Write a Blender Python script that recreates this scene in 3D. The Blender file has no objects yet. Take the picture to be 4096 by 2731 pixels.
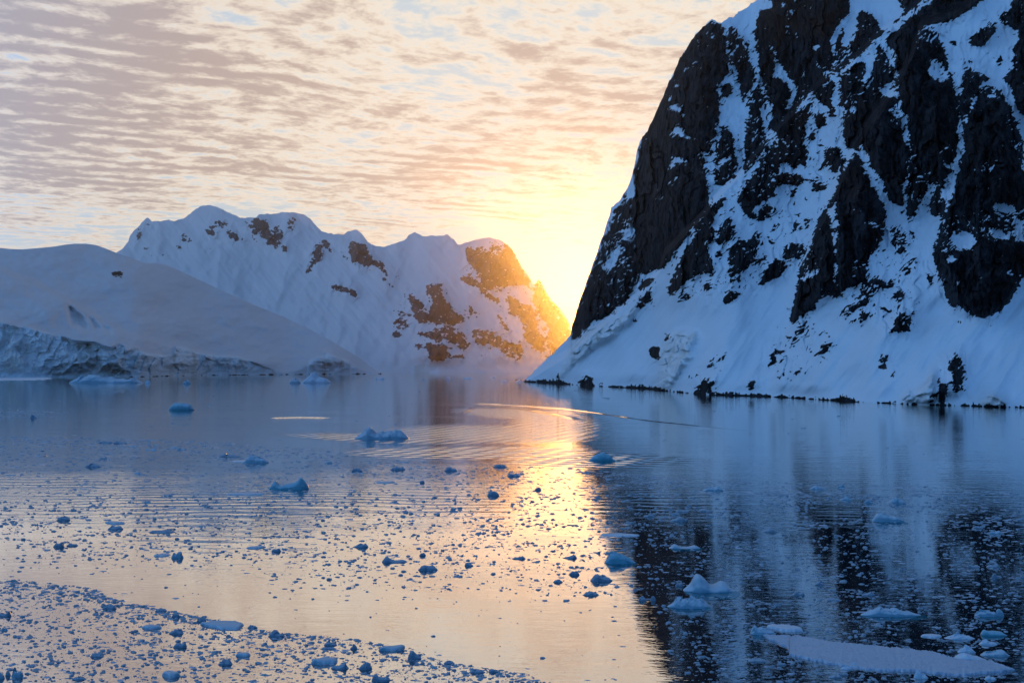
import bpy, math, random
import numpy as np
from math import radians, sin, cos, pi, sqrt

# ------------------------------------------------------------------ camera, sky, sun, exposure
scene = bpy.context.scene
COL = scene.collection
W0, H0 = 4096.0, 2731.0          # pixel grid the outlines were measured in
F = 4096.0 * 35.0 / 36.0
HZ = 1476.0                      # row of the horizon
CAMH = 15.0
cam_d = bpy.data.cameras.new("camera")
cam_d.lens = 35.0
cam_d.sensor_width = 36.0
cam_d.shift_y = (HZ - H0 / 2) / W0
cam_d.clip_start = 0.5
cam_d.clip_end = 40000.0
cam = bpy.data.objects.new("camera", cam_d)
COL.objects.link(cam)
cam.location = (0, 0, CAMH)
cam.rotation_euler = (radians(90), 0, 0)
scene.camera = cam
scene.view_settings.view_transform = 'Standard'
scene.view_settings.look = 'None'
scene.view_settings.gamma = 1.0
scene.view_settings.exposure = 0.0
scene.cycles.max_bounces = 6
scene.cycles.volume_bounces = 0
scene.cycles.caustics_reflective = False
scene.cycles.caustics_refractive = False

SUN_AZ = radians(4.9)           # to the right of the view direction
SUN_EL = radians(3.3)
sd = (sin(SUN_AZ) * cos(SUN_EL), cos(SUN_AZ) * cos(SUN_EL), sin(SUN_EL))
sun_d = bpy.data.lights.new("sun", 'SUN')
sun_d.energy = 2.0
sun_d.angle = radians(0.5)
sun_d.color = (1.0, 0.43, 0.07)
sun = bpy.data.objects.new("sun", sun_d)
COL.objects.link(sun)
sun.rotation_euler = (radians(90) - SUN_EL, 0, pi - SUN_AZ)
sun.location = (0, 0, 1500)


HAZE_D = 3.1e-5
HAZE_G = 0.91


class NT:
    """small helper for writing node trees"""
    def __init__(self, tree):
        self.t = tree
        tree.nodes.clear()

    def n(self, kind, **kw):
        nd = self.t.nodes.new(kind)
        ins = kw.pop('ins', {})
        for k, v in kw.items():
            setattr(nd, k, v)
        for k, v in ins.items():
            self.set(nd, k, v)
        return nd

    def set(self, nd, k, v):
        s = nd.inputs[k]
        if isinstance(v, bpy.types.NodeSocket):
            self.t.links.new(v, s)
        elif isinstance(v, bpy.types.Node):
            self.t.links.new(v.outputs[0], s)
        else:
            if hasattr(s.default_value, '__len__') and not hasattr(v, '__len__'):
                v = [v] * len(s.default_value)
            if hasattr(v, '__len__') and hasattr(s.default_value, '__len__'):
                v = list(v)
                L = len(s.default_value)
                if len(v) == 3 and L == 4:
                    v.append(1.0)
            s.default_value = v

    def m(self, op, a, b=0.0, c=0.0, clamp=False):
        return self.n('ShaderNodeMath', operation=op, use_clamp=clamp, ins={0: a, 1: b, 2: c}).outputs[0]

    def vm(self, op, a, b=(0, 0, 0)):
        nd = self.n('ShaderNodeVectorMath', operation=op, ins={0: a, 1: b})
        return nd.outputs['Value'] if op in ('DOT_PRODUCT', 'LENGTH', 'DISTANCE') else nd.outputs[0]

    def mix(self, f, a, b, blend='MIX'):
        nd = self.n('ShaderNodeMix', data_type='RGBA', blend_type=blend)
        self.set(nd, 0, f)
        self.set(nd, 6, a)
        self.set(nd, 7, b)
        return nd.outputs[2]

    def ss(self, x, a, b):
        nd = self.n('ShaderNodeMapRange', interpolation_type='SMOOTHSTEP', ins={0: x, 1: a, 2: b, 3: 0.0, 4: 1.0})
        return nd.outputs[0]

    def noise(self, vec, scale, detail=4.0, rough=0.55, dist=0.0):
        return self.n('ShaderNodeTexNoise', ins={'Vector': vec, 'Scale': scale, 'Detail': detail,
                                                'Roughness': rough, 'Distortion': dist}).outputs[0]

    def xyz(self, x, y, z):
        return self.n('ShaderNodeCombineXYZ', ins={0: x, 1: y, 2: z}).outputs[0]


world = bpy.data.worlds.new("World")
scene.world = world
world.use_nodes = True
w = NT(world.node_tree)
tc = w.n('ShaderNodeTexCoord').outputs['Generated']
sky = w.n('ShaderNodeTexSky', sky_type='NISHITA', sun_disc=False)
sky.sun_elevation = SUN_EL
sky.sun_rotation = SUN_AZ
sky.ozone_density = 4.0
sky.dust_density = 0.6
d = w.vm('NORMALIZE', tc)
sp = w.n('ShaderNodeSeparateXYZ', ins={0: d})
dx, dy, dz = sp.outputs
up = w.m('MAXIMUM', dz, 0.012)
px_ = w.m('DIVIDE', dx, w.m('ADD', up, 0.03))
py_ = w.m('DIVIDE', dy, w.m('ADD', up, 0.03))
P = w.xyz(px_, py_, 0.0)
cs = w.vm('DOT_PRODUCT', d, sd)                      # cosine to the sun
ang = w.m('ARCCOSINE', w.m('MINIMUM', cs, 1.0))      # angle to the sun
az = w.m('ARCTAN2', dx, dy)
el = w.m('ARCSINE', dz)
# cloud sheet: soft heaps, and wave bands (undulatus) across the middle
wn = w.n('ShaderNodeTexNoise', ins={'Vector': P, 'Scale': 1.3, 'Detail': 2.0}).outputs['Color']
warp = w.n('ShaderNodeVectorMath', operation='SCALE', ins={0: w.vm('SUBTRACT', wn, (.5, .5, .5)), 'Scale': 0.30}).outputs[0]
Pw = w.vm('ADD', P, warp)
big = w.noise(P, 0.8, 3, 0.5)
rot = w.n('ShaderNodeVectorRotate', rotation_type='Z_AXIS', ins={'Vector': Pw, 'Angle': radians(-24)}).outputs[0]
fine = w.noise(w.vm('MULTIPLY', rot, (0.85, 1.0, 1.0)), 10.0, 7, 0.66)
puff = w.noise(w.vm('MULTIPLY', rot, (0.6, 1.0, 1.0)), 2.6, 3, 0.55)
ry = w.n('ShaderNodeSeparateXYZ', ins={0: rot}).outputs[1]
wob = w.noise(w.vm('MULTIPLY', rot, (0.5, 0.7, 1.0)), 2.2, 3, 0.5)
bands = w.m('ADD', w.m('MULTIPLY', w.m('SINE', w.m('ADD', w.m('MULTIPLY', ry, 43.0), w.m('MULTIPLY', wob, 9.0))), 0.5), 0.5)
bandzone = w.ss(w.noise(P, 0.9, 1, .5), 0.42, 0.58)
tex = w.m('ADD', w.m('MULTIPLY', fine, 0.76), w.m('MULTIPLY', w.m('MULTIPLY', bands, bandzone), 0.10))
tex = w.m('ADD', tex, w.m('ADD', w.m('MULTIPLY', puff, 0.42), w.m('MULTIPLY', big, 0.36)))
# fewer clouds low on the right, more on the left
cov = w.m('ADD', w.m('MULTIPLY', w.ss(az, radians(16), radians(-14)), 0.07), w.m('MULTIPLY', w.ss(el, radians(2), radians(13)), 0.20))
dens = w.m('ADD', tex, cov)
cover = w.ss(dens, 0.85, 1.02)
thick = w.ss(dens, 0.95, 1.16)
glow = w.m('POWER', w.m('MAXIMUM', cs, 0.0), 12.0)
glow2 = w.m('POWER', w.m('MAXIMUM', cs, 0.0), 60.0)
front = w.ss(ang, radians(75), radians(20))
lit = w.mix(glow, (0.92, 0.79, 0.65, 1), (1.02, 0.92, 0.77, 1))
shade = w.mix(glow, (0.42, 0.34, 0.33, 1), (0.72, 0.56, 0.46, 1))
cl = w.mix(thick, lit, shade)
cl = w.mix(front, (0.055, 0.10, 0.20, 1), cl)
# clear sky: the physical sky, balanced to the photograph's blue shade
clear = w.mix(1.0, sky, (0.26, 0.74, 1.25, 1), 'MULTIPLY')
pale = w.mix(glow, (0.46, 0.58, 0.70, 1), (0.76, 0.80, 0.80, 1))
lowpale = w.mix(w.ss(el, radians(9), radians(1)), pale, w.mix(glow, (0.86, 0.66, 0.42, 1), (0.90, 0.76, 0.52, 1)))
clear10 = w.mix(front, w.n('ShaderNodeVectorMath', operation='SCALE', ins={0: clear, 'Scale': 3.6}).outputs[0],
                w.n('ShaderNodeVectorMath', operation='SCALE', ins={0: lowpale, 'Scale': 10.0}).outputs[0])
cl10 = w.n('ShaderNodeVectorMath', operation='SCALE', ins={0: cl, 'Scale': 10.0}).outputs[0]
mixed = w.mix(w.m('MULTIPLY', cover, w.m('ADD', w.m('MULTIPLY', front, 0.6), 0.4)), clear10, cl10)
gl = w.n('ShaderNodeVectorMath', operation='SCALE', ins={0: (0.0, 0.0, 0.0), 'Scale': glow2}).outputs[0]
mixed = w.mix(1.0, mixed, gl, 'ADD')
near_ = w.m('POWER', w.m('MAXIMUM', cs, 0.0), 45.0)
mixed = w.mix(near_, mixed, w.mix(1.0, mixed, (0.80, 0.84, 0.88, 1), 'MULTIPLY'))
mixed = w.mix(w.m('MULTIPLY', w.ss(el, radians(24), radians(42)), 0.86), mixed, (0.35, 0.85, 1.75, 1))   # unseen sky overhead darkened and blued so up-facing snow gets less light
# blue fill added to the unseen sky behind and left, brightening the cliff snow
leftness = w.m('ADD', w.m('MULTIPLY', dx, -0.5), 0.5)
lowness = w.m('SUBTRACT', 1.0, w.m('MULTIPLY', dz, 0.95))
bk_ = w.m('MULTIPLY', w.m('MULTIPLY', w.m('SUBTRACT', 1.0, front), lowness), w.m('ADD', 0.02, w.m('MULTIPLY', leftness, 1.65)))
bl = w.n('ShaderNodeVectorMath', operation='SCALE', ins={0: (1.95, 3.9, 7.0), 'Scale': bk_}).outputs[0]
mixed = w.mix(1.0, mixed, bl, 'ADD')
bg = w.n('ShaderNodeBackground', ins={'Color': mixed, 'Strength': 0.1})
wo = w.n('ShaderNodeOutputWorld', ins={'Surface': bg.outputs[0]})

# ------------------------------------------------------------------ numeric helpers
rng = np.random.default_rng(7)
_perm = rng.permutation(4096)
_gx = np.cos(np.arange(4096) * 2.399963)
_gy = np.sin(np.arange(4096) * 2.399963)


def _hash(i, j, seed):
    return _perm[(_perm[(i + seed * 131) & 4095] + j) & 4095]


def perlin(x, y, seed=0):
    xi = np.floor(x).astype(int); yi = np.floor(y).astype(int)
    xf = x - xi; yf = y - yi
    u = xf * xf * xf * (xf * (xf * 6 - 15) + 10); v = yf * yf * yf * (yf * (yf * 6 - 15) + 10)

    def g(a, b, p, q):
        h = _hash(a, b, seed)
        return _gx[h] * p + _gy[h] * q
    a = g(xi, yi, xf, yf); b = g(xi + 1, yi, xf - 1, yf)
    c = g(xi, yi + 1, xf, yf - 1); e = g(xi + 1, yi + 1, xf - 1, yf - 1)
    return (a + u * (b - a)) * (1 - v) + (c + u * (e - c)) * v


def fbm(x, y, oct=4, gain=0.5, seed=0):
    s = 0; a = 1.0; t = 0
    for o in range(oct):
        s = s + a * perlin(x * 2 ** o + 17.3 * o, y * 2 ** o - 9.1 * o, seed + o); t += a; a *= gain
    return s / t * 1.55


def ridged(x, y, oct=4, gain=0.55, seed=0):
    s = 0; a = 1.0; t = 0
    for o in range(oct):
        s = s + a * (1 - np.abs(perlin(x * 2 ** o + 5.7 * o, y * 2 ** o + 3.3 * o, seed + o)) * 2); t += a; a *= gain
    return s / t


def cells(x, y, seed=0, jit=.85):
    """jittered cells: a random level, a random tilt plane and the gap to the border"""
    xi = np.floor(x).astype(int); yi = np.floor(y).astype(int)
    b1 = np.full(x.shape, 9.); b2 = np.full(x.shape, 9.); lv = np.zeros(x.shape); tl = np.zeros(x.shape)
    for a in (-1, 0, 1):
        for b in (-1, 0, 1):
            h = _hash(xi + a, yi + b, seed)
            cx = xi + a + .5 + (h / 4096. - .5) * jit; cy = yi + b + .5 + (_perm[h] / 4096. - .5) * jit
            dd = np.hypot(x - cx, y - cy)
            near = dd < b1
            b2 = np.where(near, b1, np.minimum(b2, dd))
            b1 = np.where(near, dd, b1)
            l_ = _perm[(h + 77) & 4095] / 4096.; th = _perm[(h + 991) & 4095] / 4096. * 2 * pi
            lv = np.where(near, l_, lv)
            tl = np.where(near, (x - cx) * np.cos(th) + (y - cy) * np.sin(th), tl)
    return lv, tl, b2 - b1


def smooth(x, a, b):
    t = np.clip((x - a) / (b - a), 0, 1)
    return t * t * (3 - 2 * t)


RS = 4                                    # raster cell in measured pixels
RX0, RY0, RW, RH = -400, -500, 1250, 560  # raster window for painting rock fields


def blur(a, r):
    if r < 1:
        return a
    if r == 1.6:
        return .5 * blur(a, 1) + .5 * blur(a, 3)
    r = int(r)
    for _ in range(3):
        for ax in (0, 1):
            p = np.pad(a, [(r + 1, r) if k == ax else (0, 0) for k in (0, 1)], mode='edge')
            c = np.cumsum(p, axis=ax)
            n = a.shape[ax]
            hi = np.take(c, np.arange(2 * r + 1, 2 * r + 1 + n), axis=ax)
            lo = np.take(c, np.arange(0, n), axis=ax)
            a = (hi - lo) / (2 * r + 1)
    return a


def fill(R, pts, val, feather=0):
    """paint a polygon (measured pixels) into a raster"""
    pts = np.array(pts, float)
    X = (pts[:, 0] - RX0) / RS; Y = (pts[:, 1] - RY0) / RS
    x0, x1 = int(max(0, X.min() - 1)), int(min(RW - 1, X.max() + 2))
    y0, y1 = int(max(0, Y.min() - 1)), int(min(RH - 1, Y.max() + 2))
    if x1 <= x0 or y1 <= y0:
        return
    gx, gy = np.meshgrid(np.arange(x0, x1) + .5, np.arange(y0, y1) + .5)
    ins = np.zeros(gx.shape, bool)
    n = len(X)
    for i in range(n):
        xa, ya, xb, yb = X[i], Y[i], X[(i + 1) % n], Y[(i + 1) % n]
        if ya == yb:
            continue
        c = ((ya > gy) != (yb > gy)) & (gx < (xb - xa) * (gy - ya) / (yb - ya) + xa)
        ins ^= c
    R[y0:y1, x0:x1][ins] = val


def samp(R, px, py):
    x = np.clip((px - RX0) / RS - .5, 0, RW - 1.001); y = np.clip((py - RY0) / RS - .5, 0, RH - 1.001)
    xi = x.astype(int); yi = y.astype(int); fx = x - xi; fy = y - yi
    return (R[yi, xi] * (1 - fx) + R[yi, xi + 1] * fx) * (1 - fy) + (R[yi + 1, xi] * (1 - fx) + R[yi + 1, xi + 1] * fx) * fy


def Z(ox, oy, s, pts):
    """points read off an enlarged crop -> measured pixels"""
    return [(ox + x / s, oy + y / s) for x, y in pts]


def uniform(N):
    """spread noise evenly over 0..1 (gaussian-ish to uniform)"""
    return 1 / (1 + np.exp(-N * 5.2))


def tag(o, label=None, cat=None, group=None, kind=None):
    if label: o['label'] = label
    if cat: o['category'] = cat
    if group: o['group'] = group
    if kind: o['kind'] = kind
    return o


def grid_mesh(name, X, Y, Zc, mat, attrs=None, smooth_faces=None, parent=None):
    nr, nc = X.shape
    me = bpy.data.meshes.new(name)
    co = np.stack([X, Y, Zc], -1).reshape(-1, 3).astype(np.float32)
    i = (np.arange(nr - 1)[:, None] * nc + np.arange(nc - 1)[None, :]).ravel()
    q = np.stack([i, i + 1, i + nc + 1, i + nc], -1).astype(np.int32)
    me.vertices.add(len(co)); me.vertices.foreach_set('co', co.ravel())
    me.loops.add(q.size); me.loops.foreach_set('vertex_index', q.ravel())
    me.polygons.add(len(q)); me.polygons.foreach_set('loop_start', np.arange(len(q), dtype=np.int32) * 4)
    me.polygons.foreach_set('loop_total', np.full(len(q), 4, np.int32))
    sf = np.ones(len(q), bool) if smooth_faces is None else smooth_faces[:-1, :-1].ravel()
    me.polygons.foreach_set('use_smooth', sf)
    for k, v in (attrs or {}).items():
        a = me.attributes.new(k, 'FLOAT', 'POINT')
        a.data.foreach_set('value', v.astype(np.float32).ravel())
    me.update(calc_edges=True)
    me.materials.append(mat)
    o = bpy.data.objects.new(name, me)
    COL.objects.link(o)
    if parent: o.parent = parent
    return o


# ------------------------------------------------------------------ materials
def new_mat(name):
    m = bpy.data.materials.new(name)
    m.use_nodes = True
    return m, NT(m.node_tree)


def mountain_mat(name, rock_a, rock_b, rock_c, snow, fscale, red=0.0):
    m, t = new_mat(name)
    pos = t.n('ShaderNodeNewGeometry').outputs['Position']
    at = t.n('ShaderNodeAttribute', attribute_name='rock').outputs['Fac']
    ic = t.n('ShaderNodeAttribute', attribute_name='ice').outputs['Fac']
    rd = t.n('ShaderNodeAttribute', attribute_name='red').outputs['Fac']
    n1 = t.noise(t.vm('MULTIPLY', pos, (1, 0.35, 0.8)), fscale, 4, 0.65)
    n2 = t.noise(t.vm('MULTIPLY', pos, (1, 0.6, 0.25)), fscale * 0.6, 6, 0.7)
    n3 = t.noise(pos, fscale * 0.08, 3, 0.6)
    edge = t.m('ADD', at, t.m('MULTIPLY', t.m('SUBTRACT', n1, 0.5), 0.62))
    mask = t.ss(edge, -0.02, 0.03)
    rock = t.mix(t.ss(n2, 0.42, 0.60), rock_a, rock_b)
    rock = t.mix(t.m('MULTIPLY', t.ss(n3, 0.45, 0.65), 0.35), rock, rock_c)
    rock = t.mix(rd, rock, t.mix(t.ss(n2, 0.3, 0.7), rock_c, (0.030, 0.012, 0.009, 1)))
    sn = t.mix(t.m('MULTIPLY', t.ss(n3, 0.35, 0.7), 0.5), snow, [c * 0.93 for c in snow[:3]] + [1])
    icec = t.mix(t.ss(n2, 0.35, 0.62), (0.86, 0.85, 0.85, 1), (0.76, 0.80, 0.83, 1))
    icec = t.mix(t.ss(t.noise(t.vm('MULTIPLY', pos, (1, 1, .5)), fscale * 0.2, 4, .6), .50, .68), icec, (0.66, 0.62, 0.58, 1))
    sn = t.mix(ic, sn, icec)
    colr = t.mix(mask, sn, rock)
    hb = t.m('ADD', t.m('MULTIPLY', n1, t.m('ADD', 0.25, t.m('MULTIPLY', mask, 1.6))), t.m('MULTIPLY', n2, t.m('MULTIPLY', mask, 3.5)))
    bump = t.n('ShaderNodeBump', ins={'Strength': 0.7, 'Distance': 0.9 / max(fscale, .05) * .12, 'Height': hb})
    rough = t.m('SUBTRACT', 0.75, t.m('MULTIPLY', mask, -0.15))
    b = t.n('ShaderNodeBsdfPrincipled', ins={'Base Color': colr, 'Roughness': rough, 'Normal': bump.outputs[0], 'Specular IOR Level': 0.05})
    t.n('ShaderNodeOutputMaterial', ins={'Surface': b.outputs[0]})
    return m


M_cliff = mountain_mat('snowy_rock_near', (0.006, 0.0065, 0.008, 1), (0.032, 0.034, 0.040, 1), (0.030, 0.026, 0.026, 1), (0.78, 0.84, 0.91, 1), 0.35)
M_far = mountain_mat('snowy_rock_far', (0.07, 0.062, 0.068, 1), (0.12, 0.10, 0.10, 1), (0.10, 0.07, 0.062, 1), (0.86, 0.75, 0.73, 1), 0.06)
M_hill = mountain_mat('snow_hill_snow', (0.035, 0.025, 0.025, 1), (0.06, 0.045, 0.04, 1), (0.07, 0.04, 0.03, 1), (0.77, 0.72, 0.72, 1), 0.10)


def ice_mat(name, pale, deep, sc=1.0, nw=0.8):
    m, t = new_mat(name)
    tcn = t.n('ShaderNodeTexCoord').outputs['Object']
    geo = t.n('ShaderNodeNewGeometry')
    n = t.noise(tcn, 1.6 * sc, 4, .6)
    nz = t.n('ShaderNodeSeparateXYZ', ins={0: geo.outputs['Normal']}).outputs[2]
    f = t.ss(t.m('ADD', t.m('MULTIPLY', nz, 0.8), t.m('ADD', t.m('MULTIPLY', t.m('SUBTRACT', n, 0.5), nw), 0.4)), 0.55, 1.1)   # paler where the surface faces up, broken by noise
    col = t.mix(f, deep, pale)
    bmp = t.n('ShaderNodeBump', ins={'Strength': 0.35, 'Distance': 0.08, 'Height': t.noise(tcn, 7 * sc, 4, .6)})
    b = t.n('ShaderNodeBsdfPrincipled', ins={'Base Color': col, 'Roughness': t.m('ADD', 0.28, t.m('MULTIPLY', f, 0.4)),
            'Normal': bmp.outputs[0], 'Specular IOR Level': 0.35,
            'Subsurface Weight': 0.0})
    t.n('ShaderNodeOutputMaterial', ins={'Surface': b.outputs[0]})
    return m


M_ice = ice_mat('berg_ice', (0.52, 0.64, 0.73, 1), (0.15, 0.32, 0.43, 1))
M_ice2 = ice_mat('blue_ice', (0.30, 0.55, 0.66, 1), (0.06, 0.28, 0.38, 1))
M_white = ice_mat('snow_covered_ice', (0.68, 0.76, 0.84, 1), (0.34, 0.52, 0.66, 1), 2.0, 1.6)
M_ice_shaded = ice_mat('berg_ice_shaded', (0.36, 0.45, 0.54, 1), (0.10, 0.20, 0.29, 1))  # darker copy of the berg ice, backlit shade of left pieces put into its colour
M_foot, tf = new_mat('drowned_ice')
_tc = tf.n('ShaderNodeTexCoord').outputs['Object']
_d = tf.n('ShaderNodeBsdfDiffuse', ins={'Color': tf.mix(tf.ss(tf.noise(_tc, 1.2, 3, .6), .35, .65), (0.02, 0.12, 0.17, 1), (0.05, 0.22, 0.29, 1))})
_g = tf.n('ShaderNodeBsdfGlossy', ins={'Color': (1, 1, 1, 1), 'Roughness': 0.03})
tf.n('ShaderNodeOutputMaterial', ins={'Surface': tf.n('ShaderNodeMixShader', ins={0: 0.30, 1: _d.outputs[0], 2: _g.outputs[0]}).outputs[0]})
M_slush = ice_mat('slush_snow', (0.56, 0.64, 0.74, 1), (0.30, 0.42, 0.56, 1), 3.0, 2.6)
M_brash = ice_mat('brash', (0.42, 0.49, 0.56, 1), (0.13, 0.22, 0.30, 1), 2.0)


# ------------------------------------------------------------------ mountains
def interp(px, pts):
    a = np.array(pts, float)
    return np.interp(px, a[:, 0], a[:, 1])


R3 = lambda p: Z(2200, 0, 1.96, p)
R6 = lambda p: Z(3096, 0, 1.96, p)
R4 = lambda p: Z(2096, 700, 1.681, p)
R5 = lambda p: Z(3096, 700, 1.568, p)
R1 = lambda p: Z(0, 700, 1.68, p)
R2 = lambda p: Z(1200, 700, 1.68, p)


def build_relief(name, x0, x1, step, rows, crest, shore, kfun, dens_R, relief, mat, noise_fn, back=600., shoreY=None,
                 extra=None, ymul=None, flat_rock=True, wscale=1.0, ledge=.55):
    """a mountain flank standing on its measured shore line, rising away from the viewer, with a back slope"""
    px = np.arange(x0, x1 + step, step)
    ys = interp(px, shore)
    w_ = np.hanning(61); w_ /= w_.sum()
    ys = np.convolve(np.pad(ys, 30, mode='edge'), w_, 'valid')
    yc = np.minimum(interp(px, crest), ys - 2)
    t = np.linspace(0, 1, rows)[:, None]
    PY = ys[None, :] + (yc - ys)[None, :] * t
    PY = PY + (fbm(px / 22., px * 0 + 3.1, 5, .65, 40) * crest_rough(px, name))[None, :] * smooth(t, .90, 1.0)
    PY = np.minimum(PY, ys[None, :] - (t > 0) * t * 1.0)
    PX = np.broadcast_to(px[None, :], PY.shape).copy()
    te = (HZ - PY) / F
    Y0 = CAMH * F / np.maximum(ys - HZ, 1.0)
    if shoreY is not None:
        Y0 = shoreY(px)
    K = kfun(PX, PY)
    Yd = np.empty_like(PY)
    Yd[0] = Y0
    for r in range(1, rows):
        dte = te[r] - te[r - 1]
        km = np.maximum(K[r], te[r] + 0.10)
        Yd[r] = Yd[r - 1] * (1 + dte / (km - te[r]))
    if ymul is not None:
        Yd = Yd * ymul(PX, PY)
    wxx = fbm(PX / 55., PY / 55., 4, .6, 301) * 16 * wscale; wyy = fbm(PX / 55., PY / 55., 4, .6, 311) * 16 * wscale
    D = samp(dens_R, PX + wxx, PY + wyy)
    N, FL = noise_fn(PX, PY)
    rel = relief(PX, PY, D, D - .5)
    # ledges: where the face steps back going up, snow can lie
    lg = -np.gradient(rel, axis=0) / np.maximum(np.abs(np.gradient(PY, axis=0)), .3)
    lg = np.clip(lg / (lg[D > .3].std() + 1e-9), -2.5, 2.5)
    N = 1 / (1 + np.exp(-(np.log(N / (1 - N + 1e-9) + 1e-9) * .75 + lg * ledge)))
    rock = D * 1.20 - 0.07 - N
    rock = np.where(D > 0.5, np.minimum(rock, FL + np.clip((D - .9) * 4, 0, .36) - .10 * lg), rock)
    rock = np.where(D < 0.02, -1.0, rock)
    fade = smooth(PY, ys[None, :] + 0, ys[None, :] - 60)
    Yd = Yd * (1 - rel * (0.25 + 0.75 * fade))
    ex = extra(PX, PY, ys) if extra else {}
    if 'rock' in ex:
        rock = np.maximum(rock, ex.pop('rock'))
    if 'dY' in ex:
        Yd = Yd * (1 + ex.pop('dY'))
    X = (PX - W0 / 2) / F * Yd
    Zc = CAMH + te * Yd
    ice = ex.get('ice', np.zeros_like(rock)); red = ex.get('red', np.zeros_like(rock))
    # foot below the water line, back slope behind the crest
    foot = 4
    nb = 8
    bk = np.linspace(0, 1, nb + 1)[1:]
    Xb = []; Yb = []; Zb = []
    for f in bk:
        y2 = Yd[-1] + back * f
        z2 = Zc[-1] * (1 - f ** 1.3) - 3 * f
        Xb.append(X[-1] * y2 / Yd[-1]); Yb.append(y2); Zb.append(z2)
    X = np.vstack([X[:1], X, np.array(Xb)]); Y = np.vstack([Yd[:1], Yd, np.array(Yb)])
    Zc = np.vstack([np.full((1, len(px)), -2.0), Zc, np.array(Zb)])
    Zc[1] = -0.3
    pad = lambda a, b: np.vstack([a[:1], a, np.repeat(a[-1:], b, 0)])
    rock = pad(rock, nb); ice = pad(ice, nb); red = pad(red, nb)
    sm = (rock < 0.0) if flat_rock else np.ones_like(rock, bool)
    o = grid_mesh(name, X, Y, Zc, mat, {'rock': rock, 'ice': ice, 'red': red}, sm)
    return o, (PX, PY, Yd, rock)


def crest_rough(px, name):
    if name == 'cliff_mountain':
        return 16.0
    if name == 'far_mountain':
        return 6.0
    return 0.0


# ---- the dark cliff mountain on the right
cliff_shore = [(2060, 1524), (2100, 1527), (2200, 1531), (2330, 1541), (2500, 1550), (2620, 1556), (2700, 1568), (2860, 1580), (3040, 1585), (3200, 1592),
               (3300, 1600), (3480, 1610), (3700, 1618), (3900, 1624), (4096, 1630), (4400, 1642), (4800, 1660)]
cliff_crest = [(2060, 1520), (2096, 1524), (2230, 1395), (2284, 1340), (2287, 1310), (2310, 1230), (2345, 1130), (2395, 985), (2440, 860), (2445, 830), (2480, 800),
               (2520, 735), (2543, 640), (2548, 600), (2560, 565), (2590, 520), (2625, 450), (2655, 375), (2690, 300), (2722, 230), (2770, 155),
               (2805, 115), (2845, 79), (2885, 92), (2950, 55), (3010, 15), (3060, -20), (3200, -90), (3600, -230), (4096, -330), (4800, -420)]
D = np.zeros((RH, RW))
cl = []
# thin scatter of small outcrops on the open snow between the buttresses
cl += [(R4([(960, 820), (1040, 560), (1250, 200), (1420, 60), (1500, 0), (2017, -60), (2017, 260), (1900, 470), (1760, 640), (1560, 760), (1330, 880), (1180, 860)]), .19),
       (R3([(1560, 1500), (1760, 1120), (2060, 740), (2352, 560), (2352, 1568), (1500, 1568)]), .17), (R5([(400, 900), (560, 760), (720, 330), (860, 300), (960, 560), (900, 1000), (760, 1000), (560, 980)]), .20),
       (R5([(0, 950), (120, 920), (240, 900), (380, 960), (370, 1130), (200, 1280), (0, 1340)]), .20), (R5([(640, 1100), (760, 1100), (800, 1320), (700, 1300)]), .15), (R5([(1020, 1120), (1220, 1090), (1230, 1380), (1010, 1420)]), .18),
       (R4([(700, 900), (880, 740), (920, 840), (760, 1000)]), .15), (R4([(1080, 1400), (1300, 1180), (1400, 1160), (1300, 1400)]), .15), (R6([(1300, 150), (1900, 100), (1880, 520), (1450, 540)]), .12)]
# back wall and couloirs
cl += [(R3([(1650, 60), (1740, 65), (1770, -500), (2352, -500), (2352, 100), (2230, 200), (2220, 280), (2190, 400), (2150, 560), (2180, 610), (2110, 690), (2020, 740), (1950, 800), (1900, 900), (1800, 1010), (1770, 1000), (1745, 860), (1690, 700), (1640, 560), (1620, 330), (1600, 300), (1605, 200)]), .97)]
cl += [(R3([(1265, 165), (1310, 160), (1365, 210), (1375, 300), (1385, 420), (1400, 520), (1385, 580), (1310, 690), (1325, 790), (1335, 900), (1300, 1060), (1270, 1140), (1230, 1240), (1205, 1260), (1215, 1330), (1235, 1420), (1265, 1600), (560, 1620), (640, 1450), (690, 1230), (710, 1090), (740, 1030), (800, 950), (830, 860), (885, 700), (950, 590), (1010, 460), (1100, 300), (1180, 210)]), .95)]
cl += [(R4([(1225, -10), (1260, 170), (1180, 310), (1100, 400), (1040, 480), (960, 600), (900, 625), (800, 665), (760, 650), (740, 600), (745, 400), (735, 200), (745, -10)]), .985)]
cl += [(R4([(745, -10), (690, 60), (655, 170), (590, 240), (565, 330), (505, 480), (450, 640), (425, 700), (370, 830), (355, 900), (315, 1010), (315, 1110), (375, 1095), (385, 1050), (450, 1000), (560, 940), (690, 850), (760, 760), (780, 680), (745, 620), (745, 400)]), .66)]
cl += [(R4([(430, 700), (540, 650), (580, 680), (570, 780), (480, 880), (430, 1000), (330, 1095), (315, 1020), (370, 840)]), .95)]
cl += [(R4([(700, 0), (690, 130), (735, 150), (742, 0)]), .1)]
cl += [(R4([(560, 520), (620, 480), (640, 440), (660, 500), (600, 620), (540, 640)]), .25), (R4([(640, 400), (740, 330), (745, 400), (700, 440)]), .2)]
cl += [(R3([(1400, 200), (1430, 188), (1475, 240), (1500, 290), (1550, 350), (1555, 400), (1600, 560), (1610, 640), (1560, 720), (1500, 840), (1490, 700), (1470, 560), (1430, 500), (1395, 400)]), .9)]
cl += [(R3([(1350, 640), (1420, 640), (1425, 730), (1380, 768), (1340, 750)]), .95)]
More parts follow.
